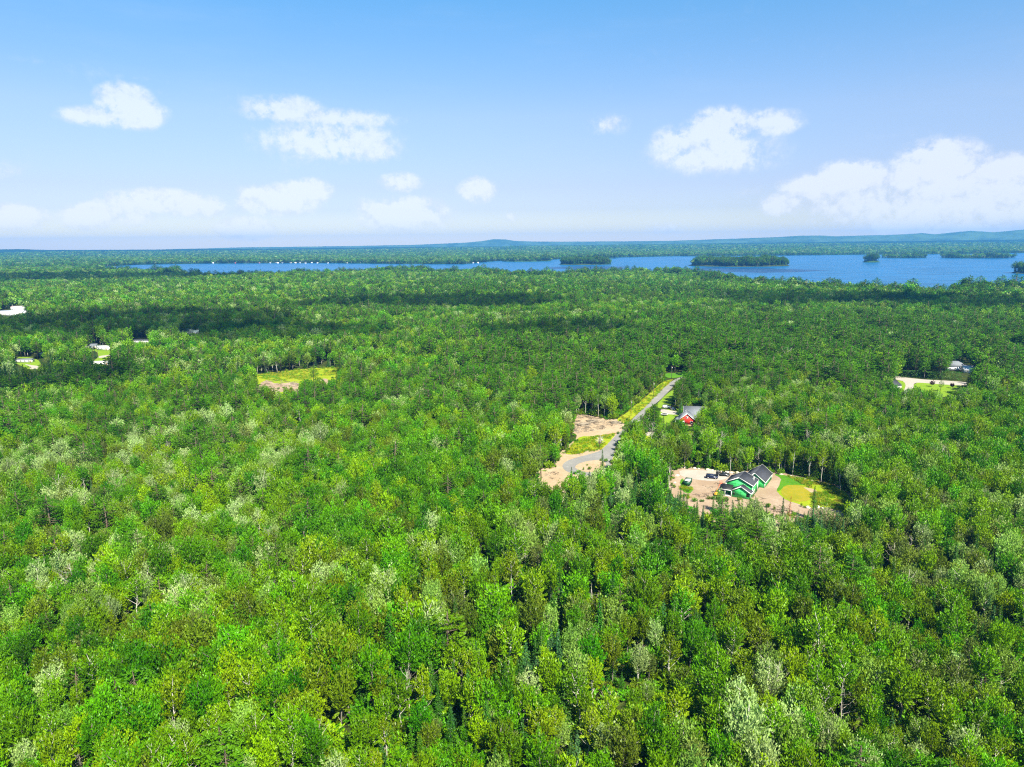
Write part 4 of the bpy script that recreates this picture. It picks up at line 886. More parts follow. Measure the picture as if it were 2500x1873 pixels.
def plate(F, root, name, mat, a, b, z, w, h, face, frame=True, d=.06):    # window or door on the front (face 'f') or the right side ('r')
    def pt(s, t, n): return F(a+s, b-n, z+t) if face == 'f' else F(a+n, b+s, z+t)
    def bx(mb, s0, s1, t0, t1, n0, n1): mb.add([pt(s0, t0, n0), pt(s1, t0, n0), pt(s1, t1, n0), pt(s0, t1, n0), pt(s0, t0, n1), pt(s1, t0, n1), pt(s1, t1, n1), pt(s0, t1, n1)], [[0, 1, 2, 3], [7, 6, 5, 4], [0, 4, 5, 1], [1, 5, 6, 2], [2, 6, 7, 3], [3, 7, 4, 0]])
    m = MB(); bx(m, -w/2, w/2, 0, h, -.02, d*.5); o = m.build(name, mat, root)
    if frame:
        f = MB()
        for s0, s1, t0, t1 in ((-w/2-.1, -w/2, -.1, h+.1), (w/2, w/2+.1, -.1, h+.1), (-w/2, w/2, h, h+.1), (-w/2, w/2, -.1, 0)): bx(f, s0, s1, t0, t1, -.02, d)
        f.build('frame', M_WHITE, o)
    return o
# --- the green house
FH = Frame((0, 0, 0), (.85, -.527), (.527, .85))
gh = empty('house', (86.6, 269.2, .02), 0, 'large unfinished house in bright green sheathing with charcoal roofs, white trim', 'house')
gable_block(FH, gh, .4, 7.7, .4, 3.3, 2.75, 4.85, M_SHEATH, M_ROOF, .4, 4.0, (1, 0))
gable_block(FH, gh, -2.7, 7.7, 3.6, 12.2, 4.9, 7.4, M_SHEATH, M_ROOF, .4, 2.3)
gable_block(FH, gh, .8, 9.5, 17.2, 30.2, 2.75, 5.8, M_SHEATH, M_ROOF, .4, 5.4)
gable_block(FH, gh, -1.9, 7.4, 12.25, 17.15, 3.3, 5.9, M_SHEATH, M_ROOF, .02, 2.8, (0, 0), rake=False)
def tapes(lines):
    t = MB()
    for (a0, b0, z0), (a1, b1, z1), face in lines:
        n = FH(0, -.012) if face == 'f' else FH(.012, 0); p0, p1 = FH(a0, b0, z0), FH(a1, b1, z1)
        if z0 == z1: e = np.array([0, 0, .05])
        else: e = FH(.05, 0) if face == 'f' else FH(0, .05)
        t.add([p0-e, p1-e, p1+e, p0+e, p0-e+n, p1-e+n, p1+e+n, p0+e+n], [[0, 1, 2, 3], [7, 6, 5, 4], [0, 4, 5, 1], [1, 5, 6, 2], [2, 6, 7, 3], [3, 7, 4, 0]])
    t.build('seam_tape', M_TAPE, gh)
ln = []
for z in (1.22, 2.44): ln.append(((.45, .4, z), (7.65, .4, z), 'f'))
for k, a in enumerate((1.6, 2.8, 4.0, 5.2, 6.4)):
    ln.append(((a, .4, .1), (a, .4, 1.22), 'f') if k % 2 else ((a, .4, 1.22), (a, .4, 2.44), 'f'))
ln.append(((4.0, .4, 2.5), (4.0, .4, 4.6), 'f'))
for z in (4.55, 5.75): ln.append(((-2.5 if z < 5 else -.7, 3.6, z), (7.5 if z < 5 else 5.4, 3.6, z), 'f'))
for k, a in enumerate((-1.5, -.3, .9, 2.1, 3.3, 4.5, 5.7, 6.9)): ln.append(((a, 3.6, 3.0 if a < 0 or a > 6 else 4.2), (a, 3.6, 4.55 if k % 2 else 5.4 if a > -1 and a < 6 else 4.55), 'f'))
for z in (1.22, 2.44, 3.66): ln.append(((7.7, 3.7, z), (7.7, 12.1, z), 'r'))
for b in (5, 6.2, 7.4, 8.6, 9.8, 11): ln.append(((7.7, b, .1 if int(b) % 2 else 1.22), (7.7, b, 3.6), 'r'))
for z in (1.22, 2.3): ln.append(((9.5, 17.3, z), (9.5, 30, z), 'r')); ln.append(((7.5, 17.2, z), (9.45, 17.2, z), 'f'))
for b in range(19, 30, 2): ln.append(((9.5, b, .1), (9.5, b, 2.3), 'r'))
tapes(ln)
plate(FH, gh, 'window', M_DARK, 1.15, .4, .95, .75, 1.15, 'f', False); plate(FH, gh, 'window', M_DARK, 6.75, .4, .9, 1.15, 1.35, 'f', False)
plate(FH, gh, 'door', M_DARK, 7.7, 5.2, .05, 1.0, 2.1, 'r'); plate(FH, gh, 'window', M_DARK, 7.7, 7.0, 1.0, .9, 1.3, 'r'); plate(FH, gh, 'window', M_DARK, 7.7, 8.0, 3.3, .9, .9, 'r', False)
for a, b, h in ((.36, .36, 2.8), (-2.74, 3.56, 4.9), (7.74, 3.56, 4.9), (7.74, .36, 2.7), (9.54, 17.16, 2.7), (9.54, 30.2, 2.7), (7.74, 12.2, 4.7)):
    t = MB(); t.box(FH(a, b, h/2), (.24, .24, h), math.atan2(-.527, .85)); t.build('corner_board', M_WHITE, gh)
t = MB(); t.slab([FH(-4.5, -.1, 2.75), FH(.3, -.1, 2.75), FH(.3, 3.55, 3.9), FH(-4.5, 3.55, 3.9)], .18); t.build('porch_roof', M_ROOFB, gh)
t = MB(); t.slab([FH(-4.5, -.16, 2.78), FH(.3, -.16, 2.78), FH(.3, -.1, 2.78), FH(-4.5, -.1, 2.78)], .22); t.build('porch_fascia', M_WHITE, gh)
for a in (-4.2, -2.1): t = MB(); t.box(FH(a, .1, 1.3), (.16, .16, 2.6), math.atan2(-.527, .85)); t.build('porch_post', M_WHITE, gh)
t = MB(); t.prism([FH(-4.4, 0, .0), FH(.35, 0, 0), FH(.35, 3.5, 0), FH(-4.4, 3.5, 0)], (0, 0, .22)); t.build('porch_floor', M_CONC, gh)
t = MB(); t.tube([FH(6.9, 8.8, 4.7), FH(6.9, 8.8, 6.9)], [.13, .13], 8); t.build('vent_pipe', M_WHITE, gh)
t = MB(); t.box(FH(6.2, 9.5, 5.6), (.5, .5, .6), -.55); t.build('roof_vent', M_METAL, gh)
# --- boom lift at the porch corner
q = FH(-5.0, -1.4); bl = empty('boom_lift', (86.6+q[0], 269.2+q[1], .03), math.atan2(-.527, .85)+.5, 'yellow boom lift with raised basket at the porch of the green house', 'lift')
t = MB(); t.box((0, 0, .65), (2.0, 1.3, .6), 0, 0, .9); t.build('chassis', M_YEL, bl)
for x in (-.75, .75):
    for y in (-.72, .72): t = MB(); t.tube([(x, y-.12, .35), (x, y+.12, .35)], [.35, .35], 12); t.build('wheel', M_RUBBER, bl)
t = MB(); t.box((-.2, 0, 1.15), (1.0, .9, .5)); t.build('turret', M_YEL, bl)
t = MB(); t.tube([(-.5, 0, 1.3), (.4, .2, 3.0)], [.16, .12], 6); t.tube([(.4, .2, 3.0), (1.5, .9, 4.9)], [.11, .09], 6); t.build('boom', M_ORANGE, bl)
t = MB()
for x in (1.3, 2.2):
    for y in (.6, 1.3): t.box((x, y, 5.3), (.06, .06, 1.0))
t.box((1.75, .95, 4.82), (.95, .75, .08))
for z in (5.3, 5.8): t.box((1.75, .58, z), (.95, .05, .05)); t.box((1.75, 1.32, z), (.95, .05, .05)); t.box((1.28, .95, z), (.05, .75, .05)); t.box((2.22, .95, z), (.05, .75, .05))
t.build('basket', M_ORANGE, bl)
# --- vehicles
def wheelset(root, xs, y, r=.38):
    for x in xs:
        for s in (-1, 1):
            t = MB(); t.tube([(x, s*(y-.12), r), (x, s*(y+.10), r)], [r, r], 14); w = t.build('wheel', M_RUBBER, root)
            t = MB(); t.tube([(x, s*(y+.09), r), (x, s*(y+.13), r)], [r*.58, r*.55], 10); t.build('rim', M_METAL, w)
def car(name, loc, rz, label, paint, kind='suv', L=5.1):
    root = empty(name, loc, rz, label, 'pickup truck' if kind == 'pickup' else 'car'); W = .96; h = L/2
    if kind == 'suv': prof = [(-h, .45), (-h+.05, 1.05), (-h+.12, 1.12), (h-1.55, 1.12), (h-.15, .98), (h, .8), (h, .42)]; cab = [(-h+.12, 1.1), (-h+.3, 1.78), (.55, 1.80), (1.25, 1.1)]
    elif kind == 'pickup': prof = [(-h, .55), (-h, 1.12), (h-1.5, 1.14), (h-.12, 1.02), (h, .85), (h, .5)]; cab = [(-.55, 1.1), (-.45, 1.78), (.95, 1.80), (1.6, 1.12)]
    else: prof = [(-h, .45), (-h+.05, .95), (h-1.2, .95), (h-.1, .78), (h, .42)]; cab = [(-h+.5, .93), (-h+1.0, 1.45), (.4, 1.45), (1.1, .93)]
    t = MB(); t.prism([(x, -W, z) for x, z in prof], (0, 2*W, 0)); t.prism([(x*1.0, -W+.12, z) for x, z in cab], (0, 2*W-.24, 0)); t.build('body', paint, root)
    x0, x1 = cab[1][0], cab[2][0]; zt, zb = cab[1][1]-.12, cab[0][1]+.08
    for s in (-1, 1):
        g = MB(); k = 3 if kind == 'suv' else 2; seg = (x1-x0)/k
        for j in range(k): g.prism([(x0+j*seg+.05, s*(W-.12), zb), (x0+(j+1)*seg-.05+(.25 if j == k-1 else 0), s*(W-.12), zb), (x0+(j+1)*seg-.05, s*(W-.12), zt), (x0+j*seg+.05, s*(W-.12), zt)], (0, s*.02, 0))
        g.build('side_window', M_GLASS, root)
    (xa, za), (xb, zb2) = cab[2], cab[3]; e = .03
    g = MB(); g.add([(xa+e, -W+.2, za-.1), (xa+e, W-.2, za-.1), (xb+e-.05, W-.16, zb2+.04), (xb+e-.05, -W+.16, zb2+.04)], [[0, 3, 2, 1]]); g.build('windscreen', M_GLASS, root)
    if kind == 'pickup':
        g = MB()
        for s in (-1, 1): g.box((-h+1.0, s*(W-.05), 1.24), (2.0, .09, .22))
        g.box((-h+.05, 0, 1.24), (.09, 2*W, .22)); g.build('bed_rail', paint, root); g = MB(); g.box((-h+1.0, 0, 1.15), (1.8, 2*W-.25, .03)); g.build('truck_bed', M_RUBBER, root)
    for s in (-1, 1):
        g = MB(); g.box((h+.005, s*.68, .82), (.05, .36, .18)); g.build('headlight', M_WPAINT, root)
        g = MB(); g.box((-h-.005, s*.80, .92), (.05, .16, .28)); g.build('tail_light', M_ORANGE, root)
    wheelset(root, (-h+1.0, h-.95), W-.08, .40 if kind != 'car' else .33); return root
car('car', (85.6, 291.9, .06), math.atan2(-1.3, 4.6), 'dark blue suv parked on the gravel left of the green house', M_NAVY, 'suv')
car('pickup_truck', (91.3, 295.0, .06), math.atan2(-1.0, 5), 'dark grey pickup truck parked behind the blue suv by the green house', M_BLACKP, 'pickup', 5.8)
# --- dumpster
dm = empty('dumpster', (73.6, 285.0, .05), math.atan2(5.2, 2.3), 'dark green open dumpster holding white sheets at the yard edge', 'dumpster')
t = MB(); Lh, Wh, Hh = 2.75, 1.2, 1.7
for s in (-1, 1): t.box((0, s*Wh, Hh/2+.15), (2*Lh, .08, Hh)); 
for s in (-1, 1): t.box((s*Lh, 0, Hh/2+.15), (.08, 2*Wh-.1, Hh))
t.box((0, 0, .2), (2*Lh-.1, 2*Wh-.1, .08)); t.build('container', M_DUMP, dm)
t = MB()
for s in (-1, 1):
    for k in range(6): t.box((-Lh+.3+k*(2*Lh-.6)/5, s*(Wh+.08), Hh/2+.15), (.1, .08, Hh-.1))
    t.box((0, s*(Wh+.06), Hh+.17), (2*Lh+.1, .14, .1))
t.build('rib', M_DUMP, dm)
t = MB(); t.slab([(-1.6, -1.0, 1.5), (1.5, -1.05, 1.45), (1.6, 1.0, 1.62), (-1.5, 1.05, 1.55)], .12); w_ = t.build('sheet_pile', M_WPAINT, None)
w_.location = (73.6, 285.0, .35); w_.rotation_euler = (0, 0, math.atan2(5.2, 2.3)); tag(w_, 'flat white sheets of waste lying in the green dumpster', 'waste sheets')
# --- boulders along the back of the yard
BOULD = []
def boulder_mesh(seed):
    import bmesh
    bm = bmesh.new(); bmesh.ops.create_icosphere(bm, subdivisions=2, radius=1)
    for v in bm.verts: c = v.co; n = float(fbm(c.x*1.7+seed*3, c.y*1.7+c.z*2.1, seed, 2)); v.co = c*(.7+.6*n); v.co.z = max(v.co.z*.75, -.35)
    me = bpy.data.meshes.new('boulder'); bm.to_mesh(me); bm.free(); me.materials.append(M_STONE); return me
BM = [boulder_mesh(k) for k in range(5)]
rk = [C1(x, y) for x, y in [(180, 250), (215, 246), (250, 252), (300, 255), (345, 250), (385, 258), (425, 262), (515, 272), (535, 276), (560, 278), (585, 282), (620, 285), (655, 290), (690, 292), (710, 297), (745, 300), (770, 303), (800, 300), (1235, 318), (1330, 332), (1400, 352), (1470, 368), (1540, 385), (1600, 398), (1700, 420), (1590, 640), (1640, 650), (1500, 645), (190, 400), (215, 330)]]
near_of = ['leftmost of the yard edge row', 'second of the yard edge row from the left', 'third of the yard edge row from the left', 'fourth of the yard edge row from the left', 'fifth of the yard edge row from the left', 'sixth of the yard edge row from the left', 'seventh of the yard edge row from the left',
           'left of the blue suv roof line', 'just behind the blue suv tail', 'behind the blue suv rear', 'behind the blue suv middle', 'behind the blue suv bonnet', 'behind the pickup tail', 'behind the pickup bed', 'behind the pickup cab', 'behind the pickup bonnet', 'between pickup and house roof', 'against the main house roof behind',
           'behind the bright green strip start', 'behind the bright green strip middle', 'at the back of the grass, left part', 'at the back of the grass, middle', 'at the back of the grass below the pale aspen', 'at the back of the grass, right part', 'at the right rim of the grass', 'below the dry grass patch, left', 'below the dry grass patch, right', 'below the ochre grass circle', 'left of the dumpster', 'left end of the gravel parking']
for i, px in enumerate(rk):
    p = P(*px); o = obj('boulder', BM[i % 5]); s = .5+.45*random.random(); o.scale = (s*1.2, s, s*.9); o.rotation_euler = (0, 0, random.random()*6); o.location = (p[0], p[1], .1)
    tag(o, ('pale boulder ' if i % 2 else 'tan boulder ')+near_of[i], 'boulder', 'boulders around the dirt yard')
# --- log piles and the root pile on the cleared lot
def log_pile(px, n, L, rz, label, r=.16, spread=2.2, hgt=.9, grey=M_WOOD, name='log_pile'):
    p = P(*px); root = empty(name, (p[0], p[1], .05), rz, label, 'log pile'); rg = np.random.default_rng(int(px[0]))
    for k in range(n):
        l = L*(.6+.5*rg.random()); y = rg.normal()*spread*.5; z = max(.1, hgt*(1-abs(y)/spread)*rg.random()+.1); x = rg.normal()*L*.12; a = rg.normal()*.22; b = rg.normal()*.09; rr = r*(.6+.7*rg.random())
        d = np.array([math.cos(a), math.sin(a), b])*l/2; c = np.array([x, y, z+abs(d[2])]); t = MB(); t.tube([c-d, c+d*.1, c+d], [rr, rr*.9, rr*.65], 6); t.build('log', grey, root)
    return root
log_pile(C2(640, 700), 34, 6.5, .25, 'largest grey log pile at the left of the cleared lot')
log_pile(C2(720, 660), 14, 5, -.1, 'low brown log pile at the back of the cleared lot')
log_pile(C2(985, 680), 18, 6, -.12, 'grey log pile at the right of the lot near the road', .14)
log_pile(C2(740, 760), 9, 1.8, .6, 'small dark heap of stumps in the middle of the lot', .22, 1.0)
log_pile(C7(1040, 640), 12, 4.5, .3, 'grey logs lying at the front of the left field', .14)
bp = empty('brush_pile', (*P(*C2(820, 905))[:2], .05), 0, 'tangled heap of bleached branches beside the road', 'brush pile')
rg = np.random.default_rng(5); t = MB()
for k in range(46):
    a = rg.random()*6.28; e = rg.random()**.7*1.3; L = 1.2+1.4*rg.random(); c = np.array([rg.normal()*.8, rg.normal()*.6, 1.8+rg.normal()*.5]); d = np.array([math.cos(a)*math.cos(e), math.sin(a)*math.cos(e), math.sin(e)*.8])
    t.tube([c, c+d*L*.6+rg.normal(size=3)*.1, c+d*L], [.09, .06, .02], 4, cap=False)
t.build('branch', BARK['pale'], bp)
t = MB(); t.tube([(0, 0, -.2), (.1, 0, 1.2), (-.1, .1, 2.2)], [.35, .25, .2], 8); t.tube([(.8, .3, -.2), (.4, .1, 1.9)], [.2, .15], 6); t.tube([(-.9, .2, -.2), (-.3, .1, 1.8)], [.18, .13], 6); t.build('stump', BARK['grey'], bp)
# --- utility poles along the road
for px, lb, h in ((C2(1152, 605), 'nearest brown utility pole on the left road verge', 10), (C2(1393, 392), 'middle utility pole on the left road verge', 10), (C2(1590, 200), 'farthest utility pole at the road bend', 10), (C3(945, 605), 'pale utility pole between the white trailers', 10), (C2(812, 950), 'short wooden pole beside the brush pile', 6)):
    p = P(*px); root = empty('utility_pole', (p[0], p[1], 0), .5, lb, 'utility pole', 'utility poles along the roads')
    t = MB(); t.tube([(0, 0, -.3), (0, 0, h)], [.16, .11], 8); t.build('pole', BARK['brown'], root)
    t = MB(); t.box((0, 0, h-.6), (2.2, .1, .12)); t.build('crossarm', BARK['brown'], root)
    if h > 8: t = MB(); t.tube([(.35, 0, h-2.2), (.35, 0, h-1.3)], [.22, .22], 8); t.build('transformer', M_METAL, root)
# --- generic small house
def small_house(px, L, W, wh, rh, rz, wall, roof, label, cat='house', name='house', nwin=3, hip=0.0, z=0.0, group=None, doors=1, ov=.3):
    p = P(*px, z); root = empty(name, (p[0], p[1], z+.03), rz, label, cat, group); F = Frame((0, 0, 0), (0, -1), (1, 0))
    # long axis along local x: front faces local -y
    t = MB(); a = L/2; b = W
    t.prism([(-a, 0, 0), (-a, b, 0), (-a, b, wh), (-a, b/2, wh+rh*(1 if not hip else 0)), (-a, 0, wh)] if not hip else [(-a, 0, 0), (-a, b, 0), (-a, b, wh), (-a, 0, wh)], (L, 0, 0)); t.build('wall', wall, root)
    r = MB(); s = rh/(b/2); e = .1
    if hip:
        k = hip; top = [(-a+k, b/2, wh+rh+e), (a-k, b/2, wh+rh+e)]; c = [(-a-ov, -ov, wh+e-.05), (a+ov, -ov, wh+e-.05), (a+ov, b+ov, wh+e-.05), (-a-ov, b+ov, wh+e-.05)]
        r.add(c+top, [[0, 1, 5, 4], [1, 2, 5], [2, 3, 4, 5], [3, 0, 4], [3, 2, 1, 0]])
    else:
        for q in ([(-a-ov, -ov, wh-s*ov+e), (a+ov, -ov, wh-s*ov+e), (a+ov, b/2, wh+rh+e), (-a-ov, b/2, wh+rh+e)], [(-a-ov, b/2, wh+rh+e), (a+ov, b/2, wh+rh+e), (a+ov, b+ov, wh-s*ov+e), (-a-ov, b+ov, wh-s*ov+e)]): r.slab(q, .14)
    r.build('roof', roof, root)
    for k in range(nwin):
        x = -a+L*(k+.7)/(nwin+.4)
        g = MB(); g.box((x, -.03, wh*.58), (1.1, .08, .95)); w = g.build('window', M_GLASS, root)
        f = MB()
        for dx, dz, sx, sz in ((0, .52, 1.3, .09), (0, -.52, 1.3, .09), (-.6, 0, .09, .95), (.6, 0, .09, .95)): f.box((x+dx, -.05, wh*.58+dz), (sx, .1, sz))
        f.build('frame', M_WHITE, w)
    for k in range(doors):
        g = MB(); g.box((a-1.2, -.04, 1.0), (.95, .08, 2.0)); g.build('door', M_TAN, root)
    g = MB(); g.box((a+.03, b*.5, wh*.58), (.06, 1.0, .95)); g.build('side_window', M_GLASS, root)
    return root
# red house: gabled wing towards the camera and a long roof behind
rp = P(1560+1340*.0904, 960+866*.0904); FR = Frame((0, 0, 0), (.975, -.22), (.22, .975))
rh_ = empty('house', (rp[0]-1.0, rp[1], .03), 0, 'red gabled house with grey roof half hidden by trees', 'house')
gable_block(FR, rh_, -4.4, 4.4, 0, 9, 3.0, 6.6, M_RED, M_GREYR, .4)
gable_block(Frame((0, 0, 0), (-.22, -.975), (.975, -.22)), rh_, -16.5, -7.2, -1.5, 12, 3.4, 8.2, M_RED, M_GREYR, .4)
t = MB(); t.slab([FR(-6.4, .6, 2.5), FR(-4.45, .6, 3.0), FR(-4.45, 7, 3.0), FR(-6.4, 7, 2.5)], .15); t.build('porch_roof', M_GREYR, rh_)
for b in (.8, 3.8, 6.8): t = MB(); t.box(FR(-6.2, b, 1.2), (.14, .14, 2.4)); t.build('porch_post', M_WHITE, rh_)
plate(FR, rh_, 'window', M_GLASS, 2.4, 0, 1.1, 1.1, 1.2, 'f'); plate(FR, rh_, 'window', M_GLASS, -1.8, 0, 1.1, 1.1, 1.2, 'f'); plate(FR, rh_, 'window', M_GLASS, 0, 0, 3.9, .9, 1.0, 'f')
t = MB(); t.prism([FR(-1.2, -2.2, 0), FR(4.3, -2.2, 0), FR(4.3, -.1, 0), FR(-1.2, -.1, 0)], (0, 0, .5)); t.build('deck', M_TAN, rh_)
car('car', (*P(1627, 996.5)[:2], .06), .0, 'white car parked at the drive left of the red house', M_WPAINT, 'suv')
car('car', (*P(1646, 1001)[:2], .06), .3, 'pale grey car beside the drive near the red house', M_METAL, 'car', 4.5)
tp = P(1560+690*.0904, 960+600*.0904); tr_ = empty('trampoline', (tp[0], tp[1], .05), 0, 'round trampoline with white rim on the red house lawn', 'trampoline')
t = MB(); n = 24
for k in range(n):
    a0, a1 = 2*math.pi*k/n, 2*math.pi*(k+1)/n; t.slab([(1.7*math.cos(a0), 1.7*math.sin(a0), .9), (1.7*math.cos(a1), 1.7*math.sin(a1), .9), (2.1*math.cos(a1), 2.1*math.sin(a1), .9), (2.1*math.cos(a0), 2.1*math.sin(a0), .9)], .05)
t.build('rim', M_WHITE, tr_); t = MB(); t.prism([(1.7*math.cos(2*math.pi*k/n), 1.7*math.sin(2*math.pi*k/n), .84) for k in range(n)], (0, 0, .02)); t.build('mat', M_RUBBER, tr_)
for k in range(6): a = k*math.pi/3; t = MB(); t.tube([(1.9*math.cos(a), 1.9*math.sin(a), 0), (1.9*math.cos(a), 1.9*math.sin(a), .86)], [.04, .04], 6); t.build('leg', M_METAL, tr_)
# trailers and houses in the left woods
small_house(C3(222, 655), 15, 4.6, 2.7, .7, .12, M_SIDE, M_GREYR, 'long white trailer with grey roof at the far left', 'trailer', 'trailer_home', 4)
small_house(C3(405, 596), 5, 4.5, 2.6, 1.1, -.3, M_SIDE, M_WHITE, 'small white shed right of the leftmost trailer', 'shed', 'shed', 1)
small_house(C3(985, 535), 13, 7, 2.8, 1.5, -.25, M_SIDE, M_SIDE, 'white house with pale roof behind the pale utility pole', nwin=3)
small_house(C3(860, 520), 13, 8, 2.7, 1.9, .2, M_SIDE, M_GREYR, 'white house with grey roof left of the pale utility pole', nwin=3)
small_house(C3(972, 680), 12, 5, 2.7, .8, .1, M_SIDE, M_WHITE, 'white trailer with white roof below the left lawn', 'trailer', 'trailer_home', 3)
small_house(C3(1345, 470), 22, 5.5, 3.4, .8, -.12, M_SIDE, M_ROOF, 'long white trailer with dark roof in the left woods', 'trailer', 'trailer_home', 5)
small_house(C3(1815, 380), 30, 12, 3.0, 3.2, -.1, M_SIDE, plain('pale_green_roof', (.34, .42, .38), .7, .2), 'large house with pale green roof deep in the left woods', nwin=4)
small_house(C3(95, 205), 34, 20, 5, 3.0, .1, M_SIDE, M_WPAINT, 'large white hall with white roof at the left edge', 'hall', 'hall', 5)
small_house(C3(160, 165), 17, 12, 8, 1.2, .05, M_SIDE, plain('pinkish_roof', (.55, .42, .38), .7, .2), 'taller white block with pinkish roof behind the white hall', 'building', 'white_building', 4)
small_house(C3(635, 560), 6, 5, 2.5, 1, .3, M_SIDE, M_WPAINT, 'tiny white shed in the trees left of the white houses', 'shed', 'shed', 1)
# right woods
small_house((2338, 905), 17, 13, 3.0, 3.4, -.08, M_SIDE, M_GREYR, 'white house with grey hipped roof among the right pines', nwin=4, hip=5.5)
small_house((2368, 912), 8, 9, 2.8, 2.4, -.3, M_SIDE, M_SIDE, 'small white annex right of the grey hipped roof house', 'annex', 'annex', 2)
small_house((2188, 953), 11, 10, 3.0, 3.4, .5, M_SIDE, M_ROOF, 'house with black gable roof left of the right driveway', nwin=3)
# clipped hedges beside the right road, single purple bushes on the lawn
HB = {}
def hedge(x0, x1, y, h, label):
    a, b = P(*C6(x0, y)), P(*C6(x1, y)); L = np.linalg.norm(b-a); n = int(L*26*h/4); rg = np.random.default_rng(int(x0))
    t = rg.random(n); w = (rg.random(n)-.5)*1.8; z = rg.random(n)*h*(1+.06*np.sin(t*L*2.4))+.1; d = (b-a)/L; nn = np.array([-d[1], d[0], 0])
    side = rg.random(n) < .6; w = np.where(side, np.sign(w)*.9+rg.normal(size=n)*.1, w); z = np.where(side, z, h+rg.normal(size=n)*.15)
    C = d*(t*L)[:, None] + nn*w[:, None]; C[:, 2] = z
    v, f = leaf_quads(C, rg.normal(size=C.shape)+[0, 0, 1.5], rg.normal(size=C.shape)*.5+nn*np.sign(w)[:, None]+[0, 0, .4], .5+.3*rg.random(n), .3+.2*rg.random(n))
    o = obj('hedge', mesh_np('hedge', v, f, [LEAF['dark']])); o.location = a; tag(o, label, 'hedge', 'clipped hedges along the right road')
hedge(490, 870, 458, 5.5, 'left stretch of dark clipped hedge by the right road'); hedge(890, 1275, 478, 5.5, 'middle stretch of dark clipped hedge by the right road'); hedge(1285, 1370, 482, 5.5, 'short right end of dark clipped hedge by the road')
for px, h, lb in ((C6(968, 578), 4.2, 'round dark purple bush left on the right lawn'), (C6(1240, 600), 3.6, 'round dark purple bush right on the right lawn')):
    tb, v, f = broad(700+int(h*10), h, h*.38, .3, 26, 24, .3, 0, .3, .2, .05, limbs=4, trunk_r=.2); p = P(*px); root = empty('bush', (p[0], p[1], 0), 0, lb, 'bush', 'purple bushes on the right lawn')
    tb.build('trunk', BARK['brown'], root); obj('crown', mesh_np('bush_crown', v, f, [LEAF['purple']]), root)
# --- cottages along the far lake shore
cotw = [M_SIDE, M_WHITE, M_TAN, plain('cream_siding', (.62, .55, .42), .7, .2), M_RED, plain('blue_siding', (.25, .33, .42), .7, .2)]; cotn = ['pale grey', 'white', 'tan', 'cream', 'red', 'blue grey']
spots = [(x+random.uniform(-7, 7), 145+random.random()*2.6) for x in (565, 590, 640, 700, 760, 815, 850, 880, 905, 925, 945, 968, 985, 1010, 1035, 1060, 1090, 1120, 1150, 1172, 1190, 1205, 1225, 1250, 1280, 1300, 1325, 1345, 1375, 1410, 1440, 1500, 1560, 1665, 1685, 1700, 1990, 2015, 2040, 2060)]
for i, (x, y) in enumerate(spots):
    w = random.choice((0, 1, 1, 0, 3, 2, 0, 5, 4)); p = P(*CL(x, y-1.0), WATER_Z+2); o_z = WATER_Z+1.6; rg_ = random.random()
    L, W, wh, rh = 6+8*rg_, 7, 3.2, 2.4; t = MB(); a = L/2
    t.prism([(-a, 0, -2), (-a, W, -2), (-a, W, wh), (-a, W/2, wh+rh), (-a, 0, wh)], (L, 0, 0), 0)
    for q in ([(-a-.4, -.4, wh-.2), (a+.4, -.4, wh-.2), (a+.4, W/2, wh+rh+.1), (-a-.4, W/2, wh+rh+.1)], [(-a-.4, W/2, wh+rh+.1), (a+.4, W/2, wh+rh+.1), (a+.4, W+.4, wh-.2), (-a-.4, W+.4, wh-.2)]): t.slab(q, .2, 1)
    for k in range(3): t.box((-a+L*(k+.5)/3, -.04, 2), (1.4, .08, 1.3), 0, 2)
    o = t.build('lake_cottage', [cotw[w], M_GREYR if i % 3 else M_WHITE, M_GLASS]); o.location = (p[0], p[1], o_z); o.rotation_euler = (0, 0, (random.random()-.5)*1.0)
    prev = 'leftmost' if i == 0 else 'rightmost' if i == len(spots)-1 else ''
    sec = 'at the lake tip' if x < 700 else 'in the left shore row' if x < 900 else 'in the dense shore row' if x < 1200 else 'past the shore row middle' if x < 1450 else 'on the quiet middle shore' if x < 1800 else 'on the right shore point'
    k_ = sum(1 for j in range(i) if spots[j][0] >= (0 if x < 700 else 700 if x < 900 else 900 if x < 1200 else 1200 if x < 1450 else 1450 if x < 1800 else 1800))
    o['label'] = '%s lake cottage %s, %s from its left' % (cotn[w], sec, ['first', 'second', 'third', 'fourth', 'fifth', 'sixth', 'seventh', 'eighth', 'ninth', 'tenth', 'eleventh', 'twelfth', 'thirteenth', 'fourteenth'][min(k_, 13)]); o['category'] = 'cottage'; o['group'] = 'cottages on the far lake shore'
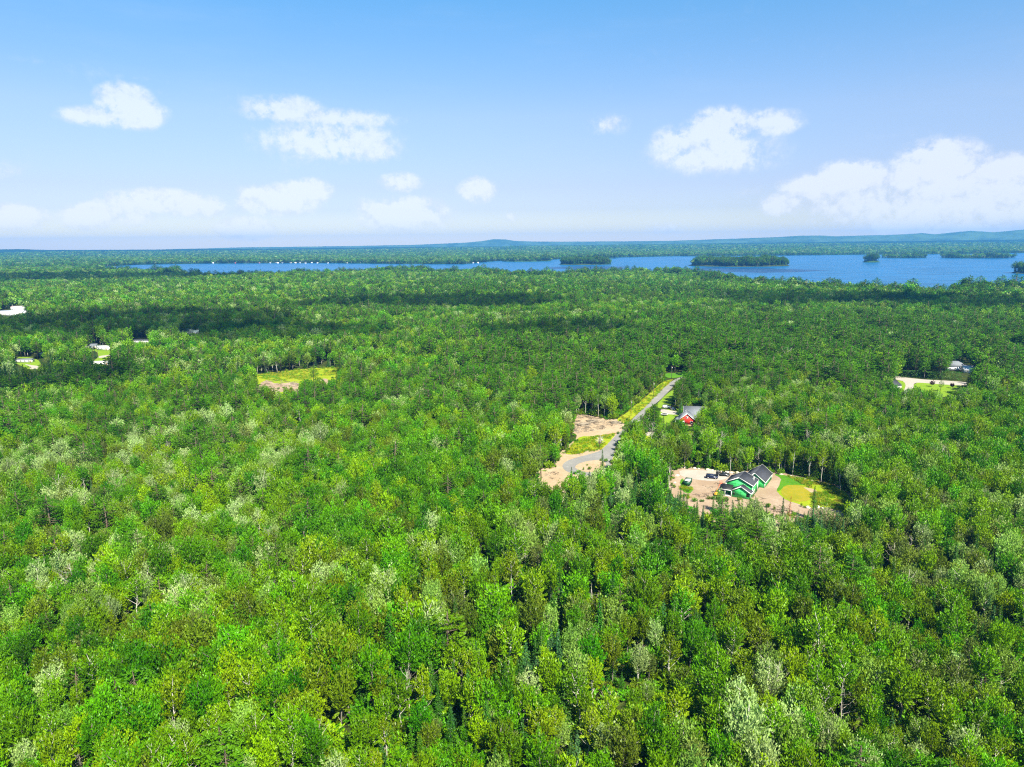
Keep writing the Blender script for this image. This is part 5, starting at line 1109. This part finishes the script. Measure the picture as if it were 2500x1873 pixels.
# --- weeds and tall grass on the open ground
def tuft_mesh(seed, n=26, h=.55, mat=None):
    rg = np.random.default_rng(seed); C = rg.normal(size=(n, 3))*[.35, .35, 0]+[0, 0, h*.4]; A = rg.normal(size=(n, 3))*.35+[0, 0, 1]
    v, f = leaf_quads(C, A, rg.normal(size=(n, 3))*[1, 1, .2], h*(.7+.6*rg.random(n)), .10+.05*rg.random(n)); return dict(mesh=mesh_np('tuft', v, f, [mat]))
G1 = leaf_mat('tall_grass_green', (.13, .27, .012)); G2 = leaf_mat('tall_grass_straw', (.34, .33, .04), hue=.01)
TUF = [tuft_mesh(1, mat=G1), tuft_mesh(2, mat=G2), tuft_mesh(3, 30, .8, G1), tuft_mesh(4, 30, .7, G2)]
gx, gy = [], []
for (f_, pl_, dens) in ((C1, [(1290, 330), (1700, 405), (1925, 590), (1895, 690), (1640, 630), (1540, 600), (1520, 450)], .9), (C2, [(985, 640), (1330, 385), (1520, 222), (1600, 213), (1330, 482), (1110, 690)], .9), (C2, [(420, 1012), (560, 862), (760, 820), (985, 790), (830, 968), (560, 1018)], .35), (C7, [(385, 490), (950, 430), (1760, 372), (1750, 480), (1250, 560), (800, 590), (520, 560)], .25),
                         (C1, [(240, 375), (300, 440), (375, 465), (330, 560), (250, 560)], 1.2), (C2, [(100, 1240), (350, 1100), (385, 1000), (420, 1020), (330, 1140), (200, 1260)], .15)):
    w = np.array([P(*f_(*q))[:2] for q in pl_]); a = abs(np.sum(w[:, 0]*np.roll(w[:, 1], -1)-w[:, 1]*np.roll(w[:, 0], -1)))/2; n = int(min(9000, a*dens*2))
    X = RNG.uniform(w[:, 0].min(), w[:, 0].max(), n*3); Y = RNG.uniform(w[:, 1].min(), w[:, 1].max(), n*3); k = in_poly(X, Y, w) & (fbm(X/5, Y/5, 91) > .42); gx.append(X[k]); gy.append(Y[k])
gx = np.concatenate(gx); gy = np.concatenate(gy); n = len(gx)
instancer('tall_grass', 'grass_tuft_varieties', TUF, dict(x=gx, y=gy, z=np.full(n, .06), pick=RNG.integers(0, 4, n), rot=RNG.random(n)*6.28, w=.8+.6*RNG.random(n), s=.7+.7*RNG.random(n)), 'tall yellow green grass on verges and lawns', 'grass')
# low shrubs creeping in along the rims of the clearings
sx, sy = [], []
for poly_ in (yard, lot, field):
    w = [P(*q)[:2] for q in poly_]
    for a, b in zip(w, w[1:]+w[:1]):
        L = np.linalg.norm(b-a)
        for k in range(int(L/1.6)):
            if random.random() < .55: q = a+(b-a)*random.random(); sx.append(q[0]+random.gauss(0, 1.0)); sy.append(q[1]+random.gauss(0, 1.0))
n = len(sx); instancer('rim_shrubs', 'rim_shrub_varieties', PROTO['undergrowth'], dict(x=np.array(sx), y=np.array(sy), z=np.zeros(n), pick=RNG.integers(0, 5, n), rot=RNG.random(n)*6.28, w=.25+.45*RNG.random(n), s=.2+.4*RNG.random(n)), 'low shrubs and saplings along the clearing rims', 'shrubs')
# --- sticks and bark litter on the cleared ground
def litter_mesh(seed):
    rg = np.random.default_rng(seed); t = MB()
    for k in range(9):
        a = rg.random()*6.28; L = .3+1.3*rg.random()**2; c = np.array([rg.normal()*.7, rg.normal()*.7, .05+.1*rg.random()]); d = np.array([math.cos(a), math.sin(a), rg.normal()*.12])*L/2
        t.tube([c-d, c+d], [.035+.05*rg.random(), .02+.02*rg.random()], 4, cap=False)
    return dict(mesh=mesh_np('litter', np.array(t.v), t.f, [M_WOOD if seed % 2 else BARK['brown']]))
lx, ly = [], []
for f_, pl_, dens in ((C2, [(545, 595), (700, 592), (850, 635), (980, 645), (1070, 690), (1040, 740), (780, 760), (560, 790), (480, 740)], .2), (C2, [(100, 1250), (330, 1120), (400, 1010), (420, 1100), (400, 1200), (300, 1290)], .12), (C1, [(330, 440), (640, 400), (640, 560), (420, 590)], .04), (C1, [(1000, 560), (1200, 500), (1330, 620), (1300, 740), (1100, 640)], .12), (C7, [(420, 680), (620, 555), (1130, 600), (1040, 750), (500, 720)], .12)):
    w = np.array([P(*f_(*q))[:2] for q in pl_]); a = abs(np.sum(w[:, 0]*np.roll(w[:, 1], -1)-w[:, 1]*np.roll(w[:, 0], -1)))/2; n = int(a*dens*1.6)
    X = RNG.uniform(w[:, 0].min(), w[:, 0].max(), n*2); Y = RNG.uniform(w[:, 1].min(), w[:, 1].max(), n*2); k = in_poly(X, Y, w) & (fbm(X/4, Y/4, 95) > .48); lx.append(X[k]); ly.append(Y[k])
lx = np.concatenate(lx); ly = np.concatenate(ly); n = len(lx)
instancer('wood_litter', 'wood_litter_varieties', [litter_mesh(k) for k in range(4)], dict(x=lx, y=ly, z=np.full(n, .05), pick=RNG.integers(0, 4, n), rot=RNG.random(n)*6.28, w=.7+.8*RNG.random(n), s=.7+.8*RNG.random(n)), 'sticks and bark litter on the cleared ground', 'litter')
# ------------------------------------------------------------------ air
def build_haze():
    m = bpy.data.materials.new('summer_haze'); nt, N, L = nodes(m)
    v = nt.nodes.new('ShaderNodeVolumePrincipled'); v.inputs['Density'].default_value = HAZE_DENSITY; v.inputs['Color'].default_value = (.10, .42, 1.0, 1); v.inputs['Anisotropy'].default_value = .1
    o = nt.nodes.new('ShaderNodeOutputMaterial'); L.new(v.outputs[0], o.inputs['Volume'])
    b = MB(); b.box((0, 0, 140), (29400, 29400, 316)); q = b.build('haze', m); tag(q, 'thin blue summer haze over the far land', kind='stuff')
build_haze()
